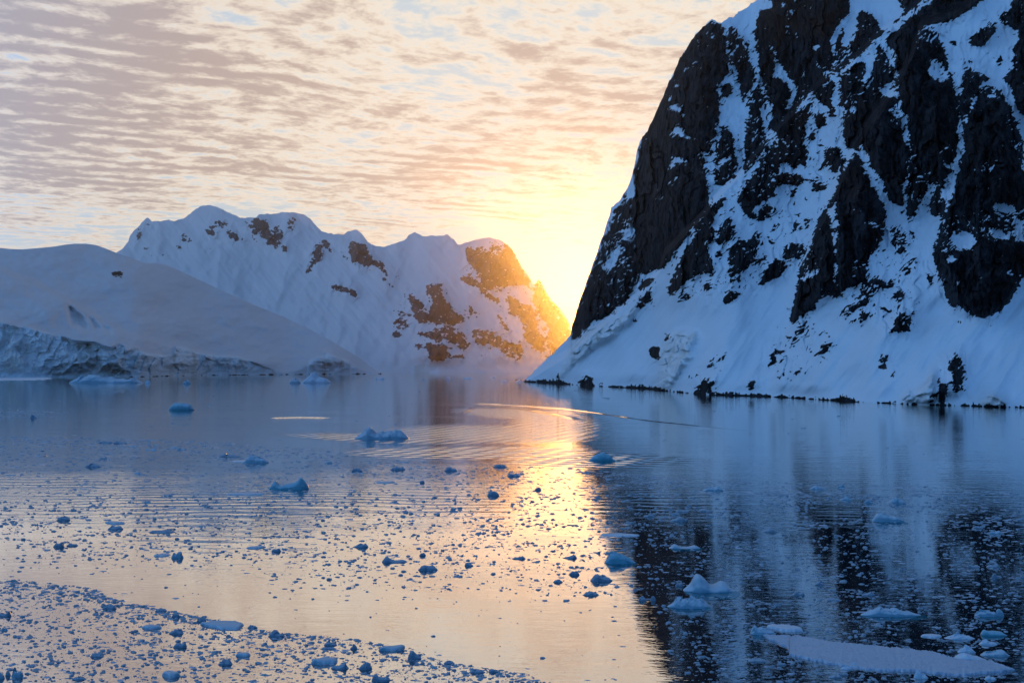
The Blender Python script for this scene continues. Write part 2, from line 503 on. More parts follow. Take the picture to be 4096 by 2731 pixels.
cl += [(R3([(1380, 960), (1395, 1010), (1430, 1040), (1455, 1090), (1450, 1180), (1465, 1260), (1460, 1380), (1400, 1420), (1370, 1465), (1310, 1450), (1265, 1370), (1280, 1260), (1300, 1170), (1320, 1060)]), .75)]
cl += [(R3([(1290, 1300), (1340, 1250), (1400, 1200), (1420, 1230), (1340, 1290), (1320, 1340)]), .15)]
cl += [(R3([(1550, 850), (1600, 700), (1640, 640), (1700, 780), (1660, 860), (1670, 960), (1720, 1120), (1700, 1180), (1600, 1290), (1510, 1400), (1520, 1200), (1520, 960)]), .68)]
cl += [(R3([(1720, 610), (1810, 505), (1850, 600), (1930, 690), (1948, 760), (1900, 850), (1870, 800), (1892, 720), (1850, 620), (1790, 600)]), .06)]
cl += [(R3([(1670, 310), (1745, 360), (1790, 480), (1770, 470), (1720, 370)]), .2), (R3([(2050, 400), (2090, 335), (2120, 365), (2080, 400)]), .1)]
cl += [(R3([(1890, 30), (1930, 60), (1890, 160), (1870, 290), (1850, 250), (1880, 150)]), .2), (R3([(1940, 640), (1990, 560), (2002, 590), (1960, 640)]), .1), (R3([(1815, 30), (1840, 15), (1845, 50), (1825, 55)]), .1)]
cl += [(R3([(1910, 310), (1925, 240), (1945, 270), (1925, 310)]), .1), (R3([(2005, 700), (2020, 690), (2025, 745)]), .1)]
# flecks of snow on the big buttress
for q in ([(1010, 588), (1060, 540), (1130, 485), (1125, 505), (1070, 555)], [(958, 1050), (1000, 965), (1030, 1000), (1120, 1115), (1060, 1090), (1000, 1040), (965, 1080)],
          [(900, 1325), (1010, 1215), (1030, 1250), (1088, 1302), (1010, 1275)], [(905, 1460), (950, 1420), (1000, 1390), (960, 1435)], [(933, 1475), (990, 1440), (985, 1455)],
          [(965, 690), (1000, 648), (1035, 680), (1000, 690)], [(1172, 620), (1185, 618), (1200, 650)], [(905, 865), (960, 822), (1010, 840), (1040, 890), (1095, 985), (1050, 930), (1010, 880), (960, 845)],
          [(1140, 320), (1200, 350), (1160, 340)], [(1225, 340), (1250, 360), (1230, 365)], [(1115, 390), (1150, 360), (1140, 385)], [(1210, 230), (1250, 280), (1340, 310), (1250, 300)],
          [(840, 1568), (890, 1520), (860, 1568)], [(1170, 1180), (1240, 1180), (1200, 1240)], [(1090, 540), (1150, 480), (1160, 500)], [(915, 740), (950, 750), (955, 830)]):
    cl += [(R3(q), .08)]
# diagonal ridge, rusty rock bands
cl += [(R3([(2060, 730), (2230, 620), (2230, 700), (2190, 760), (2235, 830), (2210, 930), (2170, 900), (2190, 850), (2130, 800)]), .93)]
cl += [(R3([(1800, 1000), (1900, 900), (2050, 780), (2060, 900), (1990, 980), (2010, 1120), (2030, 1280), (1880, 1310), (1830, 1250), (1760, 1380), (1760, 1480), (1640, 1560), (1480, 1568), (1600, 1340), (1700, 1190)]), .70)]
cl += [(R3([(2080, 900), (2120, 880), (2170, 960), (2150, 1000), (2090, 980)]), .95), (R3([(2040, 1010), (2080, 1010), (2060, 1110), (2015, 1100)]), .75),
       (R3([(2170, 1150), (2250, 1150), (2310, 1250), (2290, 1350), (2210, 1340), (2190, 1290), (2100, 1340), (2140, 1250)]), .85),
       (R3([(2270, 620), (2352, 560), (2352, 880), (2300, 980), (2310, 800), (2270, 720)]), .9), (R3([(1740, 1350), (1830, 1340), (1990, 1390), (1970, 1450), (1760, 1450)]), .55),
       (R3([(2030, 1400), (2060, 1400), (2080, 1470), (2170, 1410), (2200, 1480), (2060, 1500)]), .5), (R3([(2090, 1200), (2140, 1090), (2160, 1100), (2110, 1210)]), .5)]
# upper right
cl += [(R6([(-200, -500), (1240, -500), (1200, -20), (1060, 95), (840, 265), (640, 465), (420, 615), (280, 735), (160, 875), (20, 1050), (-50, 1000), (0, 760), (160, 600), (330, 680), (430, 600), (400, 450), (440, 330), (480, 200), (600, 90), (610, 0), (-10, -5)]), .95)]
cl += [(R6([(620, -400), (980, -400), (980, 0), (1010, 100), (850, 245), (820, 160), (700, 60), (660, 100), (640, 230), (600, 330), (590, 480), (520, 560), (430, 610), (470, 430), (440, 330), (480, 230), (540, 150), (600, 90)]), .03)]
cl += [(R6([(700, 60), (770, 120), (840, 240), (790, 300), (700, 390), (600, 490), (600, 330), (650, 170)]), .85), (R6([(500, 290), (545, 200), (560, 280), (500, 420), (460, 330)]), .85), (R6([(480, 440), (570, 330), (590, 480), (520, 570), (440, 600)]), .6),
       (R6([(0, 460), (60, 510), (100, 560), (150, 640), (190, 720), (160, 800), (120, 860), (80, 860), (130, 760), (130, 700), (60, 600), (0, 600)]), .1)]
cl += [(R6([(1100, 110), (1250, -10), (1500, -400), (2000, -500), (1640, 0), (1500, 100), (1410, 150), (1180, 210), (1120, 260), (1080, 420), (1050, 500), (1010, 560), (980, 600), (940, 500), (945, 400), (880, 340), (870, 290), (980, 230), (1050, 150)]), .97)]
cl += [(R6([(520, 600), (620, 500), (720, 470), (720, 560), (700, 640), (720, 700), (640, 760), (620, 850), (530, 840), (520, 720)]), .88),
       (R6([(310, 740), (470, 620), (480, 700), (450, 780), (480, 850), (470, 940), (420, 910), (420, 830), (370, 800)]), .8),
       (R6([(780, 500), (830, 320), (940, 540), (960, 620), (850, 700), (760, 640)]), .86), (R6([(640, 760), (760, 640), (870, 740), (760, 860), (640, 850)]), .75), (R6([(590, 560), (625, 545), (620, 570), (580, 585)]), .05)]
cl += [(R6([(560, 890), (700, 850), (850, 740), (960, 760), (990, 880), (1000, 1000), (1030, 1120), (1060, 1180), (1040, 1380), (1000, 1450), (1020, 1600), (940, 1600), (860, 1440), (800, 1330), (740, 1240), (680, 1120), (640, 1180), (570, 1150), (550, 1060)]), .98)]
cl += [(R6([(900, 850), (960, 800), (985, 900), (960, 1000), (930, 940)]), .4), (R6([(1170, 230), (1280, 240), (1330, 360), (1370, 520), (1400, 620), (1430, 760), (1440, 900), (1440, 1080), (1420, 1130), (1310, 1180), (1310, 1290), (1400, 1330), (1330, 1400), (1240, 1450), (1160, 1600), (1050, 1600), (1040, 1400), (1070, 1200), (1060, 1120), (1040, 900), (1000, 880), (990, 740), (960, 620), (1060, 480), (1090, 360), (1120, 260)]), .985)]
cl += [(R6([(1190, 550), (1240, 440), (1330, 500), (1370, 610), (1300, 640), (1240, 620)]), .3), (R6([(1120, 270), (1180, 225), (1290, 250), (1300, 330), (1200, 350), (1120, 420), (1100, 360)]), .72)]
cl += [(R6([(1310, 1180), (1420, 1100), (1450, 1200), (1420, 1290), (1320, 1290)]), .8)]
cl += [(R6([(1490, 540), (1540, 530), (1600, 560), (1700, 600), (1600, 690), (1580, 740), (1520, 880), (1470, 980), (1452, 900), (1445, 800), (1480, 680)]), .93)]
cl += [(R6([(1580, 700), (1700, 660), (1790, 700), (1850, 820), (1820, 950), (1850, 1080), (1900, 1150), (1960, 1250), (1960, 1600), (1400, 1600), (1440, 1440), (1450, 1290), (1490, 1200), (1480, 1000), (1530, 900), (1590, 780)]), .98)]
cl += [(R6([(1600, 700), (1700, 665), (1780, 700), (1840, 790), (1700, 780), (1620, 720)]), .5), (R6([(1570, 1340), (1640, 1280), (1740, 1250), (1750, 1310), (1640, 1360)]), .45), (R6([(1820, 820), (1900, 900), (1960, 1100), (1960, 1350), (1830, 1100), (1820, 950)]), .6)]
cl += [(R6([(2600, -400), (1880, -30), (1850, 60), (1770, 120), (1780, 180), (1830, 200), (1900, 230), (1920, 320), (1860, 400), (1880, 520), (1790, 620), (1860, 700), (1890, 800), (1900, 840), (1960, 900), (3200, 1100)]), .88)]
cl += [(R6([(1530, 330), (1600, 230), (1700, 200), (1745, 230), (1650, 330), (1600, 390), (1540, 350)]), .88), (R6([(1680, 175), (1740, 175), (1740, 215), (1690, 200)]), .9), (R6([(1365, 305), (1425, 315), (1425, 350), (1380, 345)]), .95),
       (R6([(1735, 470), (1770, 460), (1795, 500), (1750, 515)]), .9), (R6([(1450, 480), (1560, 465), (1560, 490), (1500, 510)]), .6), (R6([(1310, 250), (1350, 260), (1345, 285)]), .7), (R6([(1420, 200), (1450, 205), (1440, 250)]), .5)]
cl += [(R6([(600, 1250), (640, 1180), (690, 1240), (720, 1340), (700, 1380), (760, 1440), (820, 1520), (830, 1600), (470, 1600), (520, 1400), (560, 1320), (590, 1260)]), .96)]
# lower right
cl += [(R5([(420, -10), (590, -10), (610, 60), (700, 190), (710, 240), (690, 380), (650, 450), (600, 510), (590, 620), (520, 680), (470, 700), (390, 760), (330, 750), (280, 780), (200, 860), (110, 940), (105, 860), (140, 680), (160, 580), (230, 450), (280, 280), (320, 200), (380, 130), (390, 60)]), .965)]
cl += [(R5([(380, 250), (395, 250), (398, 420), (395, 560), (390, 720), (375, 720), (380, 500), (370, 420)]), .15), (R5([(165, 650), (270, 555), (285, 600), (230, 640), (180, 660)]), .3), (R5([(310, 220), (390, 170), (385, 330), (330, 360), (360, 270)]), .25), (R5([(480, 560), (600, 430), (600, 510), (580, 600), (480, 660)]), .7),
       (R5([(495, 240), (530, 232), (545, 250), (510, 255)]), .05), (R5([(575, 305), (630, 295), (640, 320), (590, 315)]), .1)]
cl += [(R5([(670, -10), (830, -10), (800, 100), (820, 190), (790, 190), (720, 130), (690, 60)]), .93)]
cl += [(R5([(840, -10), (1080, -10), (1060, 120), (1090, 170), (1070, 240), (1030, 260), (980, 240), (960, 170), (910, 190), (870, 300), (830, 260), (840, 180)]), .74)]
cl += [(R5([(905, 180), (960, 90), (985, 40), (1020, 60), (990, 110), (980, 240), (930, 240)]), .15)]
cl += [(R5([(1150, -10), (2600, -10), (2400, 500), (1568, 610), (1530, 680), (1480, 790), (1400, 860), (1320, 890), (1250, 880), (1170, 830), (1120, 820), (1080, 740), (1050, 660), (1005, 560), (1000, 440), (1040, 310), (1080, 230), (1120, 120)]), .985)]
cl += [(R5([(1040, 310), (1090, 250), (1160, 250), (1400, 160), (1600, 180), (1600, 420), (1400, 370), (1270, 420), (1150, 480), (1040, 520), (1005, 440)]), .60)]
cl += [(R5([(1110, 380), (1200, 350), (1265, 400), (1265, 450), (1160, 472), (1115, 430)]), .03), (R5([(1370, 200), (1410, 165), (1500, 210), (1515, 240), (1400, 230)]), .05), (R5([(1365, 372), (1400, 330), (1440, 360), (1478, 403), (1380, 395)]), .03), (R5([(1500, 250), (1568, 280), (1568, 400), (1520, 420)]), .2),
       (R5([(1068, 520), (1110, 500), (1150, 545), (1090, 540)]), .05), (R5([(1450, 600), (1525, 590), (1520, 640), (1460, 620)]), .3), (R5([(1145, 650), (1165, 650), (1150, 700), (1135, 690)]), .1), (R5([(1340, 785), (1362, 780), (1362, 800), (1345, 798)]), .05), (R5([(1230, 645), (1320, 630), (1325, 645), (1260, 655)]), .2)]
cl += [(R5([(730, 300), (800, 320), (850, 470), (780, 500), (740, 420)]), .5), (R5([(850, 350), (890, 345), (880, 420), (860, 410)]), .6), (R5([(550, 650), (640, 640), (780, 650), (740, 710), (640, 700), (600, 800), (420, 890), (440, 830), (540, 740)]), .55),
       (R5([(740, 780), (790, 700), (825, 760), (760, 800)]), .7), (R5([(790, 850), (860, 900), (850, 960), (800, 985), (735, 990), (760, 900)]), .85), (R5([(860, 860), (890, 840), (880, 870)]), .9), (R5([(410, 880), (500, 820), (510, 860), (440, 900)]), .6), (R5([(490, 935), (560, 850), (620, 875), (540, 910)]), .85),
       (R5([(260, 1130), (300, 1050), (350, 1000), (370, 1060), (310, 1125)]), .5), (R5([(90, 1080), (130, 990), (200, 900), (235, 940), (160, 1040)]), .5), (R5([(655, 1215), (680, 1120), (715, 1125), (700, 1210)]), .75), (R5([(1100, 1150), (1165, 1115), (1195, 1200), (1180, 1340), (1130, 1350), (1105, 1250)]), .72),
       (R5([(1025, 1280), (1060, 1290), (1095, 1330), (1070, 1420), (1035, 1450)]), .93), (R5([(985, 1370), (1010, 1360), (1000, 1425), (980, 1430)]), .95), (R5([(60, 540), (180, 430), (195, 480), (120, 525)]), .6), (R5([(0, 520), (60, 540), (75, 580), (30, 640), (-40, 650)]), .88),
       (R5([(960, 600), (985, 620), (1000, 680), (965, 700)]), .8), (R5([(780, 590), (880, 490), (900, 560), (830, 650)]), .4), (R5([(1145, 910), (1165, 910), (1165, 940), (1145, 940)]), .9), (R5([(700, 1225), (775, 1215), (765, 1310), (730, 1290)]), .3), (R5([(355, 1300), (372, 1285), (368, 1300)]), .9),
       (R5([(500, 1190), (512, 1188), (505, 1200)]), .8), (R5([(1085, 800), (1100, 795), (1095, 812)]), .9), (R5([(130, 1240), (180, 1190), (170, 1230), (140, 1270)]), .6), (R5([(50, 1240), (65, 1240), (60, 1270)]), .8), (R5([(0, 1100), (70, 1110), (50, 1150), (0, 1170)]), .4)]
# middle flank
cl += [(R4([(1240, 230), (1290, 170), (1350, 140), (1340, 210), (1300, 230), (1270, 330), (1270, 420), (1240, 470), (1250, 540), (1280, 600), (1270, 670), (1200, 660), (1120, 700), (1060, 740), (1000, 810), (970, 790), (990, 680), (1040, 580), (1120, 440), (1160, 340)]), .78)]
cl += [(R4([(1215, 745), (1250, 710), (1258, 765), (1220, 775)]), .92), (R4([(1020, 845), (1110, 780), (1100, 825), (1050, 845)]), .6), (R4([(770, 745), (820, 700), (885, 685), (850, 740), (780, 782)]), .93), (R4([(750, 905), (800, 800), (862, 765), (855, 840), (790, 885)]), .78),
       (R4([(718, 990), (745, 950), (745, 990)]), .9), (R4([(800, 930), (900, 860), (880, 890), (820, 930)]), .3), (R4([(1295, 460), (1320, 330), (1390, 275), (1400, 320), (1420, 380), (1390, 440)]), .78), (R4([(1370, 490), (1440, 430), (1520, 430), (1560, 380), (1605, 400), (1570, 500), (1560, 560), (1500, 620), (1400, 690), (1375, 650), (1370, 560)]), .68),
       (R4([(1550, 590), (1640, 520), (1620, 570), (1560, 620)]), .8), (R4([(1300, 530), (1320, 500), (1330, 555), (1300, 560)]), .9), (R4([(1430, 150), (1500, 40), (1700, -10), (1870, -10), (1880, 40), (1700, 60), (1680, 130), (1560, 200), (1530, 290), (1500, 260), (1450, 210)]), .72),
       (R4([(1510, 280), (1600, 220), (1700, 200), (1690, 260), (1600, 315)]), .6), (R4([(1590, 725), (1610, 640), (1700, 565), (1758, 590), (1750, 650), (1680, 695), (1580, 745)]), .88), (R4([(1740, 545), (1790, 450), (1885, 460), (1870, 545), (1800, 580)]), .8), (R4([(1325, 880), (1370, 780), (1465, 785), (1440, 830), (1380, 858)]), .62),
       (R4([(1740, 420), (1800, 360), (1860, 240), (1885, 240), (1850, 300), (1885, 360), (1780, 400)]), .4), (R4([(1870, 300), (1940, 290), (1910, 360), (1890, 350)]), .55), (R4([(1640, 340), (1720, 320), (1720, 370), (1650, 370)]), .5), (R4([(1750, 130), (1830, 90), (1835, 140), (1760, 145)]), .5), (R4([(1915, 20), (2010, 50), (2000, 100), (1950, 100)]), .6),
       (R4([(1380, 770), (1390, 690), (1470, 680), (1400, 760)]), .4), (R4([(832, 1150), (922, 1148), (912, 1245), (850, 1215)]), .9), (R4([(932, 1080), (988, 1062), (960, 1132)]), .93), (R4([(1022, 1040), (1060, 1015), (1045, 1040)]), .9), (R4([(1230, 1305), (1260, 1235), (1292, 1210), (1280, 1270)]), .78), (R4([(1318, 1250), (1330, 1210), (1365, 1180), (1345, 1245)]), .8),
       (R4([(365, 1430), (380, 1370), (415, 1332), (455, 1360), (478, 1430)]), .85), (R4([(495, 1425), (530, 1378), (538, 1415)]), .9), (R4([(1145, 1475), (1180, 1380), (1210, 1365), (1240, 1400), (1278, 1365), (1262, 1475)]), .76), (R4([(1512, 1475), (1505, 1372), (1552, 1372), (1540, 1440), (1522, 1480)]), .93), (R4([(1575, 1485), (1588, 1412), (1597, 1470)]), .95), (R4([(768, 1378), (800, 1370), (788, 1415)]), .9),
       (R4([(208, 1365), (240, 1318), (232, 1365)]), .9), (R4([(285, 1385), (310, 1345), (305, 1380)]), .5), (R4([(1640, 1310), (1660, 1190), (1700, 1175), (1692, 1240)]), .8), (R4([(1670, 1200), (1690, 1115), (1695, 1190)]), .7), (R4([(1780, 1130), (1830, 1070), (1930, 1000), (1885, 1080), (1800, 1140)]), .45), (R4([(1085, 1395), (1110, 1345), (1135, 1345)]), .85),
       (R4([(1800, 1240), (1870, 1180), (1840, 1240)]), .4), (R4([(1820, 1360), (1870, 1280), (1850, 1340)]), .6), (R4([(1730, 1360), (1745, 1320), (1750, 1360)]), .7), (R4([(1955, 1215), (2017, 1150), (2017, 1200), (1970, 1220)]), .6), (R4([(230, 1190), (250, 1140), (240, 1190)]), .9), (R4([(260, 1150), (300, 1130), (280, 1160)]), .4)]
for p, v in cl:
    fill(D, p, v ** .70 if .3 < v < .9 else v)
D0 = D * 0 - 1
for p, v in cl:
    if v < .35:
        fill(D0, p, 1)
Dc = np.maximum(.7 * blur(D, 1) + .3 * blur(D, 2), .56 * blur(D, 6) * (D < .5) * (D0 < 0))
Dk = blur(D, 34)
Dr = blur(D, 7)
Dr2 = blur(D, 18)


def cliff_noise(PX, PY):
    wx = fbm(PX / 90., PY / 90., 2, .5, 3) * 22
    a = radians(38)
    U = (PX + wx) * cos(a) - (PY + wx) * sin(a); V = (PX + wx) * sin(a) + (PY + wx) * cos(a)
    # snow ledges run up to the right; blend with isotropic specks
    n = fbm(U / 70., V / 26., 5, .68, 11) * .60 + fbm(U / 24., V / 9., 3, .62, 23) * .80
    fl = fbm(U / 30., V / 9., 3, .6, 13) + .35 * fbm(PX / 150., PY / 110., 2, .5, 17)
    return uniform(n * 1.25), (0.44 - fl) * 1.3


def step_line(PX, PY, pts, width, amt):
    """depth step across a ridge line; the lower right side is nearer"""
    y = interp(PX.ravel(), pts).reshape(PX.shape)
    return amt * smooth(y - PY, -width * .2, width)


ridgeA = [(2060, 1600), (2096, 1527), (2260, 1430), (2380, 1330), (2560, 1180), (2640, 1085), (2660, 1020), (2800, 880), (2880, 780), (2964, 700), (3070, 560), (3110, 520), (3180, 450), (3240, 377), (3310, 315), (3420, 238), (3520, 140), (3640, 50), (3700, 0), (3900, -150), (4096, -300), (4800, -600)]
ridgeB = [(2060, 1600), (3100, 1500), (3180, 1250), (3210, 1060), (3310, 850), (3360, 740), (3400, 640), (3430, 580), (3560, 400), (3640, 250), (3690, 115), (3820, 75), (3930, 0), (4096, -120), (4800, -400)]


def cliff_relief(PX, PY, D, rock):
    rr = samp(Dr, PX, PY); r2 = samp(Dr2, PX, PY)
    rib = ridged(PX / 120. + fbm(PX / 200., PY / 200., 2, .5, 5) * .6, PY / 420., 3, .5, 31)
    fine = ridged(PX / 34., PY / 60., 4, .6, 37)
    wv = fbm(PX / 70., PY / 70., 2, .5, 39) * .5
    l1, t1, g1 = cells((PX + PY * .12) / 44. + wv * 1.5, PY / 240. + wv, 41)
    l2, t2, g2 = cells((PX - PY * .1) / 15. + wv * 2, PY / 50. - wv, 43)
    a = 0.026 * r2 + 0.018 * rr + rr * (rib * 0.016 + fine * 0.006 + l1 * .011 + t1 * .012 + l2 * .004 + t2 * .005)
    sn = fbm((PX + PY * .5) / 240., (PY - PX * .3) / 300., 3, .5, 51) * 0.018 * (1 - rr)
    sn += (fbm((PX * .8 + PY * .6) / 46., (PY - PX) / 520., 4, .55, 53) * 0.0040 + ridged((PX * .8 + PY * .6) / 170., (PY - PX) / 900., 3, .5, 57) * .011) * (1 - rr)
    mixed = np.clip(rr * (1 - rr) * 4, 0, 1)
    a += mixed * np.clip(rock, -.3, .3) * 0.010
    return a + sn


def cliff_k(PX, PY):
    k = 0.78 + 1.1 * samp(Dk, PX, PY)
    return k


def cliff_y(PX, PY):
    m = 1 + step_line(PX, PY, ridgeA, 30, 0.10)
    m += step_line(PX, PY, ridgeB, 60, 0.05) * smooth(PX, 2900, 3300)
    return m


icefall1 = R4([(290, 1310), (240, 1370), (230, 1350), (300, 1230), (300, 1140), (370, 1060), (520, 1000), (600, 980), (700, 930), (760, 850), (780, 870), (700, 980), (600, 1090), (480, 1150), (380, 1230)])
icefall2 = R4([(905, 1430), (920, 1300), (915, 1180), (960, 1090), (1020, 1050), (1140, 1055), (1180, 1080), (1120, 1150), (1140, 1200), (1050, 1320), (970, 1440)])
I = np.zeros((RH, RW))
fill(I, icefall1, 1.0)
fill(I, icefall2, 1.0)
for q in ([(800, 1420), (820, 1370), (900, 1345), (960, 1300), (1000, 1180), (1010, 1300), (1000, 1430)], [(1290, 1440), (1320, 1390), (1360, 1370), (1410, 1390), (1460, 1420), (1440, 1450)]):
    fill(I, R5(q), .8)
I = blur(I, 2)


def cliff_extra(PX, PY, ys):
    up_ = ys[None, :] - PY
    n = fbm(PX / 90., PX * 0 + 1.7, 5, .7, 61) * 34 + 5 + ridged(PX / 19., PX * 0 + 4.2, 3, .6, 62) * 10 * smooth(fbm(PX / 150., PX * 0, 2, .5, 63), -.3, .3)
    n = n * (.5 + 1.3 * np.abs(perlin(PX / 9., PX * 0 + 8.8, 65))) - 12 * perlin(PX / 12., PY / 6., 64)
    rock = np.where(up_ < 40, (n - up_) / 18., -1)
    ic = samp(I, PX, PY)
    l_, t_, g_ = cells(PX / 30. + PY / 90., PY / 26., 73)
    dy = ic * (-0.012 + ridged(PX / 70., PY / 60., 3, .55, 71) * -0.012 - l_ * .008 - t_ * .006)
    rd = smooth(fbm(PX / 260., PY / 260., 3, .5, 81), -.15, .3) * smooth(PX, 2950, 3150) * smooth(PX, 3560, 3350) * smooth(PY, 950, 650)
    return {'rock': rock, 'ice': ic, 'dY': dy, 'red': rd}


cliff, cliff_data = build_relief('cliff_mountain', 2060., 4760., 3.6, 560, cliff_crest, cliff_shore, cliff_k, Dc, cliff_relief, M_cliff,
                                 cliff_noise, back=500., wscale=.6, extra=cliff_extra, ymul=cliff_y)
tag(cliff, kind='structure')

# ---- the far mountain across the channel
far_crest = R1([(200, 900), (420, 760), (600, 640), (700, 570), (785, 520), (830, 490), (865, 440), (870, 410), (900, 375), (930, 350), (950, 320), (975, 300), (990, 286), (1020, 310), (1080, 312), (1120, 302), (1180, 308), (1240, 290), (1290, 250), (1350, 208), (1400, 200), (1460, 215), (1530, 250), (1620, 288), (1720, 285), (1740, 265), (1830, 262), (1900, 250), (1980, 252), (2040, 265)]) + \
    R2([(30, 268), (70, 295), (110, 345), (150, 380), (230, 398), (290, 400), (320, 380), (380, 366), (420, 400), (455, 450), (500, 475), (560, 485), (640, 460), (710, 435), (730, 400), (770, 385), (830, 412), (880, 408), (930, 408), (990, 400), (1030, 430), (1065, 470), (1130, 450), (1210, 428), (1280, 420), (1350, 440), (1400, 470), (1440, 520), (1480, 600), (1540, 680), (1575, 740), (1600, 703), (1612, 706), (1640, 750), (1665, 810), (1740, 890), (1780, 940), (1810, 1000), (1825, 1060), (1850, 1130), (1950, 1250), (2100, 1310)])
far_shore = [(0, 1491), (1200, 1491), (1540, 1489), (2000, 1490), (2600, 1492)]
Df = np.zeros((RH, RW))
fr = []
for q, v in (([(1380, 370), (1450, 310), (1530, 310), (1540, 340), (1450, 360), (1440, 410), (1390, 400)], .7), ([(1350, 265), (1380, 260), (1360, 290)], .7), ([(1500, 385), (1560, 385), (1630, 420), (1600, 450), (1530, 430)], .75),
             ([(1620, 330), (1720, 290), (1790, 290), (1810, 370), (1860, 340), (1900, 390), (1900, 430), (1860, 500), (1800, 480), (1770, 420), (1740, 380), (1710, 430), (1690, 360)], .75), ([(1700, 430), (1740, 440), (1720, 490)], .6), ([(1900, 470), (1955, 490), (1910, 525), (1885, 500)], .8),
             ([(1920, 280), (1990, 280), (2000, 320), (1960, 385), (1920, 370)], .55), ([(2000, 345), (2080, 320), (2070, 355)], .5), ([(1195, 400), (1250, 400), (1310, 460), (1300, 478), (1220, 430)], .68), ([(1170, 460), (1230, 465), (1235, 490), (1180, 490)], .65), ([(1570, 480), (1610, 470), (1590, 498)], .7), ([(1600, 450), (1650, 400), (1640, 440)], .5),
             ([(930, 340), (950, 370), (925, 420), (910, 430)], .8), ([(910, 380), (955, 380), (975, 420), (915, 440)], .6), ([(960, 460), (1000, 490), (980, 530)], .45), ([(1010, 520), (1032, 530), (1010, 562)], .85), ([(1080, 520), (1105, 540), (1103, 572), (1088, 560)], .75), ([(1020, 395), (1035, 395), (1072, 450), (1058, 450)], .5), ([(1388, 460), (1400, 460), (1425, 500), (1410, 505)], .6),
             ([(955, 330), (1020, 330), (1020, 355), (960, 350)], .4), ([(860, 480), (885, 490), (870, 500)], .5), ([(1180, 510), (1205, 510), (1195, 530)], .6), ([(1980, 560), (2000, 562), (1995, 572)], .6), ([(1430, 420), (1450, 420), (1440, 438)], .6),
             ([(2120, 450), (2160, 480), (2172, 530), (2120, 600), (2060, 692), (2057, 670), (2090, 590), (2108, 510)], .88), ([(2150, 430), (2210, 450), (2265, 540), (2200, 500), (2150, 470)], .75)):
    fr.append((R1(q), v))
for q, v in (([(200, 740), (290, 745), (392, 790), (392, 820), (320, 803), (220, 765)], .95), ([(300, 470), (360, 440), (440, 460), (490, 540), (500, 570), (560, 590), (602, 692), (560, 650), (500, 610), (420, 600), (350, 590), (330, 520)], .9), ([(530, 690), (580, 690), (640, 770), (560, 710)], .65), ([(620, 665), (680, 690), (650, 700)], .6), ([(270, 530), (300, 540), (330, 590), (290, 570)], .6),
             ([(1110, 490), (1200, 500), (1350, 450), (1400, 470), (1440, 520), (1480, 600), (1570, 740), (1480, 730), (1400, 750), (1240, 760), (1220, 700), (1150, 620), (1110, 540)], .93), ([(1110, 490), (1200, 470), (1350, 440), (1400, 470), (1350, 530), (1200, 520)], .55), ([(1075, 665), (1160, 670), (1240, 740), (1300, 820), (1360, 860), (1300, 860), (1200, 760), (1100, 722)], .8), ([(1010, 420), (1040, 440), (1075, 510), (1040, 470)], .7), ([(830, 480), (850, 480), (845, 515)], .5), ([(925, 450), (945, 460), (935, 515)], .5),
             ([(850, 735), (950, 735), (950, 760), (990, 860), (1060, 930), (1105, 940), (1105, 972), (1050, 1010), (900, 990), (840, 970), (860, 900), (900, 840), (850, 790)], .9), ([(950, 735), (1010, 725), (1010, 735), (960, 745)], .5), ([(725, 795), (770, 800), (830, 860), (850, 960), (800, 1000), (770, 950), (735, 880)], .85), ([(670, 780), (700, 780), (722, 840), (700, 830)], .7),
             ([(600, 900), (700, 900), (750, 960), (750, 1020), (620, 1030), (600, 1010), (660, 960)], .5), ([(615, 1062), (640, 1055), (682, 1080), (670, 1100), (630, 1102)], .85), ([(770, 1040), (870, 1050), (1000, 1010), (1100, 1060), (1150, 1140), (1090, 1180), (1020, 1130), (900, 1110), (800, 1090)], .7), ([(765, 1130), (832, 1150), (825, 1190), (770, 1160)], .93),
             ([(850, 1120), (980, 1140), (1005, 1210), (960, 1252), (880, 1240), (845, 1190)], .985), ([(1000, 1200), (1100, 1210), (1112, 1238), (1010, 1225)], .8), ([(1140, 870), (1230, 940), (1160, 950), (1070, 900)], .5), ([(1290, 880), (1350, 950), (1400, 1010), (1425, 1062), (1380, 1060), (1320, 960)], .68), ([(1095, 780), (1200, 870), (1190, 880), (1090, 800)], .3), ([(1030, 760), (1060, 800), (1040, 810)], .4),
             ([(1150, 1040), (1260, 1020), (1400, 1090), (1500, 1160), (1508, 1232), (1440, 1230), (1300, 1160), (1190, 1140)], .68), ([(1170, 1200), (1250, 1210), (1232, 1245)], .7), ([(1390, 820), (1430, 810), (1480, 860), (1560, 870), (1600, 960), (1600, 1010), (1640, 1100), (1645, 1200), (1560, 1160), (1500, 1080), (1510, 1010), (1450, 940), (1400, 930)], .86), ([(1300, 830), (1350, 820), (1350, 860), (1310, 855)], .8),
             ([(1575, 750), (1605, 700), (1640, 750), (1665, 810), (1740, 890), (1810, 1000), (1860, 1130), (1740, 1200), (1700, 1210), (1640, 1100), (1680, 1050), (1600, 930), (1560, 850)], .84), ([(1200, 1180), (1500, 1240), (1500, 1260), (1300, 1230)], .15)):
    fr.append((R2(q), v))
for p, v in fr:
    fill(Df, p, v if v < .9 else .9)
Dfc = np.maximum(.7 * blur(Df, 1) + .3 * blur(Df, 2), .62 * blur(Df, 7) * (Df < .5))
Dfr = blur(Df, 5)
Dfk = blur(Df, 25)


